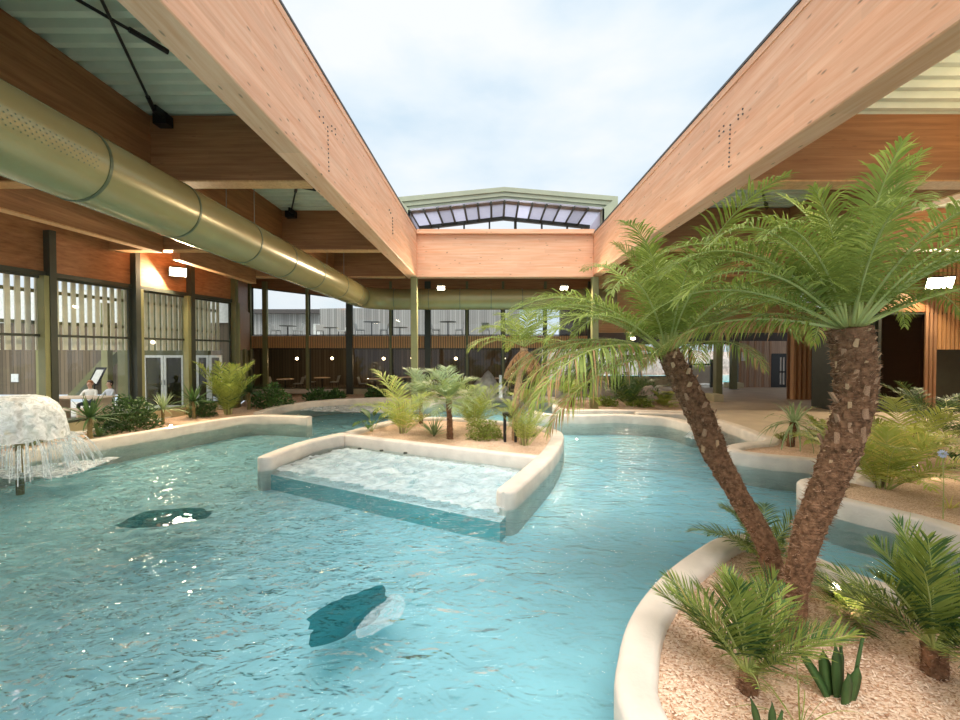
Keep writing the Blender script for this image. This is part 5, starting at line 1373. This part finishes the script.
# palm with hanging dead fronds
rs = random.Random(50)
b = gz(515, 441, Z)
dp = thing('palm_tree', b, 'slender brown palm hung with dead fronds below the leaning palm crown', 'palm tree')
tp = at(524, 348, b.y) - b
m = MB(); c = trunkmesh(m, [V((0, 0, -.05)), V((.02, 0, tp.z * .4)), V((tp.x * .6, 0, tp.z * .75)), tp], [.09, .08, .085, .1], 14, .1, 10, .04); m.build('trunk', M['scar'], dp, fix=False)
dm = [frond_mesh([M['gb'], M['scar'], M['gb'], M['fibre']], L=1.15, elev=-35, bend=40, n=20, ll=.42, lw=.035, droop=1.6, rs=rs, brown=.3, vsh=-.1) for _ in range(3)]
lm = [frond_mesh(GM, L=1.8, elev=e_, bend=85, n=30, ll=.4, lw=.028, droop=.9, rs=rs, yellow=.3) for e_ in (25, 45, 65)]
for i in range(6):
    link('dead_frond', dm[i % 3], dp, tp, (0, .1, i * 2.399), rs.uniform(.6, 1))
for i in range(15):
    link('frond', lm[i % 3], dp, tp + V((0, 0, .03)), (0, 0, i * 2.399), rs.uniform(.8, 1.05))
# black bollard lantern
bl_ = thing('bollard_lantern', gz(510, 442, Z), 'black rectangular frame bollard lantern in the central planter', 'lantern')
for dx, dy in ((-.14, -.1), (.14, -.1), (-.14, .1), (.14, .1)):
    m = MB(); m.box((dx, dy, .35), (.07, .05, .74)); m.build('upright', M['black'], bl_)
m = MB(); m.box((0, 0, .75), (.40, .30, .08)); m.build('cap', M['black'], bl_)
m = MB(); m.rod((0, 0, .55), (0, 0, .71), .05, 10); m.build('lamp', M['steel'], bl_)
# ---- left bed along the windows
Z = .18
strap('dragon_tree', 'dark spiky dragon tree in the left bed nearest the fountain', gz(90, 440, Z), 44, .85, .07, 60, .62, .06, elev=(-20, 85), droop=.25, mats='g3')
strap('grass_tuft', 'low dark leafy tuft beside the nearest dragon tree in the left bed', gz(99, 437, Z), 22, .6, .07, 61, .0, .04, elev=(15, 80), droop=.6, mats='g3')
bush('shrub', 'dense dark shrub in the left bed between the dragon trees', gz(128, 430, Z), .85, 1.1, 62, 'g3', 1900, .05, .12)
strap('dragon_tree', 'bright narrow leaved dragon tree beside the garden spotlight in the left bed', gz(163, 424, Z), 44, .85, .045, 63, .5, .05, elev=(-10, 85), droop=.35, mats='g4')
strap('dragon_tree', 'dark dragon tree in the left bed third from the fountain', gz(194, 419, Z), 44, .85, .07, 64, .65, .06, elev=(-20, 85), droop=.3, mats='g3')
bush('shrub', 'small dark shrub at the foot of the third dragon tree', gz(203, 417, Z), .5, .75, 65, 'g3', 900, .05, .1)
feather('areca_palm', 'tall dark areca clump at the corner of the left windows', gz(228, 415, Z), 20, 2.2, 66, (66, 88), 50, .45, .04, 24, None, [M['g1'], M['rach'], M['g3'], M['g1']], stems=8, tr=.12, segs=3)
strap('dragon_tree', 'dragon tree right of the corner areca clump', gz(249, 410, Z), 40, .95, .08, 67, .75, .07, elev=(-20, 85), droop=.3, mats='g3')
bush('shrub', 'dark shrub where the left bed turns below the rear windows', gz(271, 407, Z), .95, 1.0, 68, 'g3', 900, .08, .16)
feather('tree_fern', 'small frond plant half hidden by the fountain splash', gz(30, 447, Z), 12, .7, 69, (20, 80), 60, .2, .03, 16, None, [M['g3'], M['rach'], M['g4'], M['g1']])
strap('dragon_tree', 'thin stemmed plant behind the fountain at the left edge', gz(14, 449, Z), 16, .3, .04, 70, .75, .03, elev=(0, 80), droop=.3, mats='g4')
for i, (px, py, R, lab) in enumerate([(318, 401, .7, 'dark bush below the rear windows left of the big dark post'), (335, 400, .55, 'second dark bush below the rear windows by the big dark post'), (376, 398, .6, 'dark bush below the rear windows under the duct'), (452, 394, .8, 'dark bush behind the rear basin left of the fountain rocks'), (500, 392, .7, 'dark bush behind the rear rocks below the facade')]):
    q = gz(px, py, .18); k = min(1, 23.0 / q.y); bush('shrub', lab, V((q.x * k, q.y * k, .18)), R, R * .9, 80 + i, 'g3', 450, .09, .18)
# ---- rear rock bed and beyond
Z = .2
feather('fern', 'bright arching fern on the small pinkish bed behind the pool', gz(572, 407, Z), 20, 1.6, 90, (15, 70), 70, .35, .05, 20, (.4, .09, (0, 0)), [M['g1'], M['rach'], M['g2'], M['g1']])
feather('fern_palm', 'large dark fern palm right of the light olive post', gz(628, 405, Z), 26, 2.2, 91, (25, 85), 65, .4, .04, 26, None, [M['g3'], M['rach'], M['g1'], M['g1']], tr=.15)
bush('shrub', 'low green groundcover at the foot of the light olive post', gz(606, 406, Z), .55, .45, 92, 'g1', 500, .06, .12)
bush('shrub', 'low green groundcover under the dark fern palm', gz(640, 406.5, Z), .6, .4, 93, 'g1', 500, .06, .12)
feather('fern', 'yellow green fern left of the leaning trunk behind the pool', gz(663, 406, Z), 16, 1.0, 94, (15, 75), 60, .3, .05, 16, None, [M['g2'], M['rach'], M['g5'], M['g1']])
bush('shrub', 'dark red leaved shrub against the low wall behind the pool', gz(648, 399, Z), .6, .9, 95, 'g3', 400, .09, .18)
def rock(label, base, s, seed, mat='rock'):
    bm = bmesh.new(); bmesh.ops.create_icosphere(bm, subdivisions=3, radius=1)
    for v in bm.verts:
        k = 1 + .35 * noise.noise(v.co * 1.3 + V((seed, 0, 0))) + .12 * noise.noise(v.co * 4 + V((0, seed, 0)))
        v.co = V((v.co.x * s[0] * k, v.co.y * s[1] * k, max(-.3, v.co.z) * s[2] * k))
    me = bpy.data.meshes.new('boulder'); bm.to_mesh(me); bm.free(); me.materials.append(M[mat]); me.polygons.foreach_set('use_smooth', [True] * len(me.polygons))
    tag(link('boulder', me, None, V(base) + V((0, 0, .02))), label, 'rock')
for i, (px, py, s, mt, lab) in enumerate([(497, 393, (.9, .6, .75), 'rock', 'grey boulder behind the rear basin by the little waterfall'), (487, 391, (.7, .5, 1.3), 'rock', 'tall grey boulder stacked behind the rear basin'), (555, 397, (.8, .6, .9), 'rock', 'grey boulder between the fern bed and the dead palm'), (604, 399, (.9, .6, 1.0), 'rock', 'pale grey boulder right of the light olive post'), (645, 402, (.9, .6, .75), 'tan', 'tan flat topped boulder behind the dark fern palm'), (660, 398, (.9, .6, .6), 'rock', 'grey boulder half hidden by the leaning trunk'), (575, 396, (.8, .5, .9), 'rock', 'grey boulder behind the bright arching fern')]):
    q = gz(px, py, .15); k = min(1, 22.9 / q.y); rock(lab, V((q.x * k, q.y * k, .15)), s, i * 3.1, mt)
m = MB(); p = V((tx(500, 22.6), 22.6, .3)) if False else V((20 / F * 22.6, 22.6, .3)); m.slab([p + V((-.09, -.75, -.05)), p + V((.10, -.75, -.05)), p + V((.07, -.45, 1.1)), p + V((-.06, -.45, 1.1))], (0, .03, 0)); tag(m.build('waterfall', M['foam3']), 'thin white waterfall over the grey boulders behind the rear basin', 'waterfall')
# rocky bank outside
rs = random.Random(77)
for i in range(16):
    x = -2 + i * 3.3 + rs.uniform(-.8, .8); sx = rs.uniform(2.0, 3.0)
    bm = bmesh.new(); bmesh.ops.create_icosphere(bm, subdivisions=3, radius=1)
    for v in bm.verts:
        k = 1 + .3 * noise.noise(v.co * 1.5 + V((i * 5, 0, 0))) + .15 * noise.noise(v.co * 4 + V((0, i, 0))); v.co = V((v.co.x * sx * k, v.co.y * 1.4 * k, max(-.2, v.co.z) * 2.6 * k))
    me = bpy.data.meshes.new('boulder'); bm.to_mesh(me); bm.free(); me.materials.append(M['tan'])
    o = link('boulder', me, None, (x, 49 + rs.uniform(-1, 1), .3)); tag(o, 'pinkish boulder of the rock bank beyond the outdoor pool, number %s from its left end' % ['one', 'two', 'three', 'four', 'five', 'six', 'seven', 'eight', 'nine', 'ten', 'eleven', 'twelve', 'thirteen', 'fourteen', 'fifteen', 'sixteen'][i], 'rock', 'boulders of the outdoor rock bank')

# ---------------------------------------------------------------- furniture
def tabl(label, loc, R=.45, h=.74, mat='dark', rect=None, group=None):
    r = thing('cafe_table', loc, label, 'table', group)
    m = MB()
    if rect: m.box((0, 0, h - .02), (rect[0], rect[1], .04))
    else: m.lathe((0, 0, h - .035), [(R, 0), (R, .035)], 24)
    m.build('table_top', M[mat], r)
    m = MB(); m.rod((0, 0, .02), (0, 0, h - .04), .035, 8); m.build('pedestal', M['black'], r)
    m = MB(); m.lathe((0, 0, 0), [(R * .6, 0), (R * .55, .025), (.04, .04)], 16); m.build('foot', M['black'], r)
    return r
cproto = {}
def chair(label, loc, rz, mat='fab', group=None):
    r = thing('cafe_chair', loc, label, 'chair', group, rz)
    if mat not in cproto:
        d = {}
        m = MB(); m.box((0, 0, .45), (.46, .44, .05)); d['seat'] = m.mesh('seat', M[mat])
        m = MB(); m.slab([(-.22, .2, .5), (.22, .2, .5), (.24, .3, .86), (-.24, .3, .86)], (0, .03, 0)); d['backrest'] = m.mesh('backrest', M[mat])
        for k, (x, y) in enumerate(((-.2, -.19), (.2, -.19), (-.2, .19), (.2, .19))):
            m = MB(); m.rod((x, y, .43), (x * 1.1, y * 1.15, 0), .015, 6); d['leg%d' % k] = m.mesh('leg', M['black'])
        cproto[mat] = d
    for k, me in cproto[mat].items(): link(k.rstrip('0123'), me, r)
    return r
TZ = 3.49; TY = 27.0
def tx(px, Y): return (px - 480) / F * Y
for i, (px, Y) in enumerate(((288, 26.5), (372, 26), (400, 28.2), (448, 25.9), (330, 28.4))):
    tabl('dark round cafe table on the upper terrace, ' + ['leftmost', 'in front of the duct bend', 'just right of the duct bend', 'behind the big dark post at centre', 'second from the left'][i], (tx(px, Y), Y, TZ), .5, .95 if i in (1, 3) else .74)
for i, (px, Y, rz, mt) in enumerate(((276, 26.6, 1.4, 'fab'), (298, 26.3, -1.4, 'white'), (320, 27, .4, 'fab'), (342, 27.2, -1.2, 'white'), (360, 26.1, 1.5, 'fab'), (384, 26.1, -1.5, 'fab'), (436, 26.0, 1.5, 'fab'), (459, 26.0, -1.5, 'fab'), (486, 25.9, 3.0, 'fab'), (510, 25.6, 2.6, 'fab'))):
    chair(['grey', 'white'][mt == 'white'] + ' cafe chair on the upper terrace, ' + ['furthest left', 'right of the leftmost table', 'left of the second table', 'right of the second table', 'left of the table by the duct bend', 'right of the table by the duct bend', 'left of the table behind the central post', 'right of the table behind the central post', 'alone against the plank wall at right', 'at the right end of the terrace'][i], (tx(px, Y), Y, TZ), rz, mt)
for i, (px, Y) in enumerate(((285, 26), (322, 27.5), (375, 26), (405, 28), (450, 26), (500, 27))):
    w_ = ['by the left window', 'second from the left', 'under the duct bend', 'fourth from the left', 'behind the central dark post', 'at the right end'][i]
    tabl('dining table inside the dim restaurant ' + w_, (tx(px, Y), Y, .22), .5, .74, 'tablew')
    for s_ in (-1, 1):
        chair('chair %s the dining table %s of the dim restaurant' % ('left of' if s_ < 0 else 'right of', w_), (tx(px, Y) + s_ * .75, Y + .1, .22), -s_ * PI / 2, 'fab')
    r = thing('pendant_lamp', (tx(px, Y) + .3, Y + 1, 2.1), 'small warm pendant lamp inside the dim restaurant ' + w_, 'lamp')
    m = MB(); m.lathe((0, 0, 0), [(.02, 0), (.09, .04), (.09, .12), (.03, .17)], 12); m.build('globe', M['lampw'], r)
    m = MB(); m.rod((0, 0, .15), (0, 0, .76), .006, 5); m.build('cord', M['black'], r)
    light('pendant light', 'POINT', (tx(px, Y) + .3, Y + .8, 2.0), 14, (1, .65, .35), .1)
# court table with bench, menu stand and two seated people
def wtab(label, px, Y, L):
    x = tx(px, Y); r = thing('picnic_table', (x, Y, .25), label, 'table')
    for k in range(4):
        m = MB(); m.box((0, -.3 + k * .2, .76), (L, .18, .04)); m.build('board', M['tablew'], r)
    for sx in (-1, 1):
        m = MB(); m.box((sx * (L / 2 - .25), 0, .37), (.07, .6, .74)); m.build('trestle', M['tablew'], r)
    b_ = thing('bench', (x, Y - .8, .25), 'pale wooden bench in front of the court table ' + ('of the seated pair' if px > 50 else 'behind the fountain'), 'bench')
    for k in range(2):
        m = MB(); m.box((0, -.1 + k * .2, .44), (L, .17, .04)); m.build('board', M['tablew'], b_)
    for sx in (-1, 1):
        m = MB(); m.box((sx * (L / 2 - .3), 0, .21), (.06, .34, .42)); m.build('trestle', M['tablew'], b_)
wtab('long pale wooden table in the court where two people sit', 82, 15.0, 2.0)
wtab('long pale wooden table in the court behind the fountain', 8, 14.2, 2.6)
def person(label, loc, rz, hair, shirt, hl):
    r = thing('person', loc, label, 'person', rz=rz)
    J = dict(pel=(0, .0, .50, .15, .12), wa=(0, .02, .66, .14, .10), ch=(0, .03, .86, .17, .12), nk0=(0, .02, 1.0, .09, .07), nk=(0, .0, 1.06, .05, .05), hd0=(0, -.01, 1.13, .07, .08), hd=(0, -.015, 1.2, .08, .10), hd2=(0, -.01, 1.28, .06, .07),
        shl=(.18, .02, .95, .06, .06), ell=(.25, -.12, .74, .045, .045), wrl=(.10, -.36, .76, .03, .03), shr=(-.18, .02, .95, .06, .06), elr=(-.25, -.12, .74, .045, .045), wrr=(-.10, -.38, .76, .03, .03),
        hl=(.1, -.02, .48, .1, .1), kl=(.12, -.42, .50, .065, .065), al=(.12, -.42, .08, .045, .045), fl=(.12, -.56, .04, .04, .035), hr=(-.1, -.02, .48, .1, .1), kr=(-.12, -.42, .50, .065, .065), ar=(-.12, -.40, .08, .045, .045), fr=(-.12, -.55, .04, .04, .035))
    E = [('pel', 'wa'), ('wa', 'ch'), ('ch', 'nk0'), ('nk0', 'nk'), ('nk', 'hd0'), ('hd0', 'hd'), ('hd', 'hd2'), ('ch', 'shl'), ('shl', 'ell'), ('ell', 'wrl'), ('ch', 'shr'), ('shr', 'elr'), ('elr', 'wrr'), ('pel', 'hl'), ('hl', 'kl'), ('kl', 'al'), ('al', 'fl'), ('pel', 'hr'), ('hr', 'kr'), ('kr', 'ar'), ('ar', 'fr')]
    ks = list(J); vs = [J[k][:3] for k in ks]; es = [(ks.index(a), ks.index(b)) for a, b in E]; rad = [J[k][3:] for k in ks]
    for sd, wk in ((1, 'wrl'), (-1, 'wrr')):
        w0 = V(J[wk][:3]); pi_ = len(vs); vs.append(tuple(w0 + V((-.02 * sd, -.06, 0)))); rad.append((.035, .018)); es.append((ks.index(wk), pi_))
        for f_ in range(5):
            o_ = V(((-.035 + .018 * f_) * sd - .02 * sd, -.10 if f_ < 4 else -.075, 0)) if f_ < 4 else V((.03 * sd, -.075, 0))
            a_ = len(vs); vs.append(tuple(w0 + o_)); rad.append((.010, .010)); es.append((pi_, a_))
            vs.append(tuple(w0 + o_ + V((0, -.035 - .008 * (f_ in (1, 2)), -.012)))); rad.append((.008, .008)); es.append((a_, a_ + 1))
    me = bpy.data.meshes.new('body'); me.from_pydata(vs, es, []); o = link('body', me, r)
    sk = o.modifiers.new('skin', 'SKIN')
    if not me.skin_vertices: 
        bpy.context.view_layer.objects.active = o
    for i, q in enumerate(rad): me.skin_vertices[0].data[i].radius = q
    me.skin_vertices[0].data[0].use_root = True
    sk.use_smooth_shade = True
    ss = o.modifiers.new('sub', 'SUBSURF'); ss.levels = 1; ss.render_levels = 2
    # bake to mesh so clothing zones can be coloured
    dg = bpy.context.evaluated_depsgraph_get(); ev = o.evaluated_get(dg); m2 = bpy.data.meshes.new_from_object(ev)
    o.modifiers.clear(); o.data = m2
    m2.materials.clear()
    for mt in (M['skin'], M[shirt], M['trous']): m2.materials.append(mt)
    for p in m2.polygons:
        c = p.center; p.use_smooth = True
        p.material_index = 1 if (c.z < 1.03 and c.z > .60 and c.y > -.30) else (2 if c.z <= .60 and c.z > .09 else (0 if c.z > .6 else 2))
    # hair cap, ears, eyes, nose, mouth
    bm = bmesh.new(); bmesh.ops.create_icosphere(bm, subdivisions=3, radius=1)
    for v in bm.verts:
        k = 1 + .08 * noise.noise(v.co * 4); v.co = V((v.co.x * .092 * k, v.co.y * .108 * k + .012, v.co.z * .115 * k + 1.235))
        if v.co.y < -.02 and v.co.z < 1.27: v.co.y = -.02
        if v.co.z < 1.15: v.co.z = 1.15 - (hl if v.co.y > 0 else .0)
    h = bpy.data.meshes.new('hair'); bm.to_mesh(h); bm.free(); h.materials.append(M[hair]); h.polygons.foreach_set('use_smooth', [True] * len(h.polygons)); link('hair', h, r)
    m = MB()
    for sd in (-1, 1):
        m.lathe((sd * .03, -.108, 1.215), [(.004, -.006), (.011, 0), (.004, .006)], 8)
    m.build('eyes', M['black'], r)
    m = MB(); m.add([(-.013, -.105, 1.175), (.013, -.105, 1.175), (0, -.135, 1.18), (0, -.11, 1.22)], [(0, 1, 2), (0, 2, 3), (1, 3, 2)]); m.build('nose', M['skin'], r)
    m = MB(); m.box((0, -.108, 1.15), (.04, .012, .008)); m.build('mouth', M['hairr'], r)
    m = MB()
    for sd in (-1, 1): m.box((sd * .09, .0, 1.205), (.014, .03, .05))
    m.build('ears', M['skin'], r)
person('seated person with ginger hair and cream shirt seen from behind through the left window', (tx(70, 15.0) , 15.75, .22), .2, 'hairr', 'shirt', .04)
person('seated person with dark hair and pale striped top beside the menu stand', (tx(92, 15.1), 15.8, .22), -.3, 'haird', 'shirt2', .06)
for px, lab in ((70, 'stool under the ginger haired person at the court table'), (92, 'stool under the dark haired person at the court table')):
    m = MB(); x = tx(px, 15.05); m.box((x, 15.8, .46), (.4, .36, .06)); m.rod((x - .15, 15.8, .25), (x - .15, 15.8, .44), .02, 6); m.rod((x + .15, 15.8, .25), (x + .15, 15.8, .44), .02, 6)
    tag(m.build('stool', M['tablew']), lab, 'stool')
ms_ = thing('menu_stand', (tx(94, 16.6), 16.6, .25), 'tilted white sheet on a black stand behind the dark haired person', 'stand')
m = MB(); m.rod((0, 0, 0), (0, 0, 1.15), .025, 8); m.box((0, 0, .015), (.4, .4, .03)); m.build('stand', M['black'], ms_)
m = MB(); m.slab([(-.30, 0, 1.05), (.12, 0, 1.05), (.38, .12, 1.75), (-.04, .12, 1.75)], (0, .03, 0)); m.build('frame', M['black'], ms_)
m = MB(); m.slab([(-.20, -.005, 1.12), (.08, -.005, 1.12), (.28, .10, 1.66), (.0, .10, 1.66)], (0, .01, 0)); m.build('sheet', M['white'], ms_)
# court details: stair stringer, posts, framed notice
m = MB(); m.slab([at(66, 397, 22.6), at(73, 397, 22.6), at(116, 352, 22.6), at(108, 352, 22.6)], (0, .75, 0)); tag(m.build('stair_stringer', M['olive']), 'olive sloping stair side in the court beyond the second left window', 'stair')
for i, (px, lab) in enumerate(((42, 'light olive post in the court seen left of the first dark mullion'), (107, 'light olive post in the court behind the people'))):
    r = thing('steel_post', (tx(px, 18), 18, .25), lab, 'post'); m = MB(); m.box((0, 0, 2.2), (.26, .26, 4.4)); m.build('shaft', M['olight'], r)
m = MB(); m.slab([at(11, 382, 23.45), at(18, 382, 23.45), at(18, 374, 23.45), at(11, 374, 23.45)], (0, .06, 0)); tag(m.build('notice', M['white']), 'small pale notice on the brown court wall at far left', 'notice')
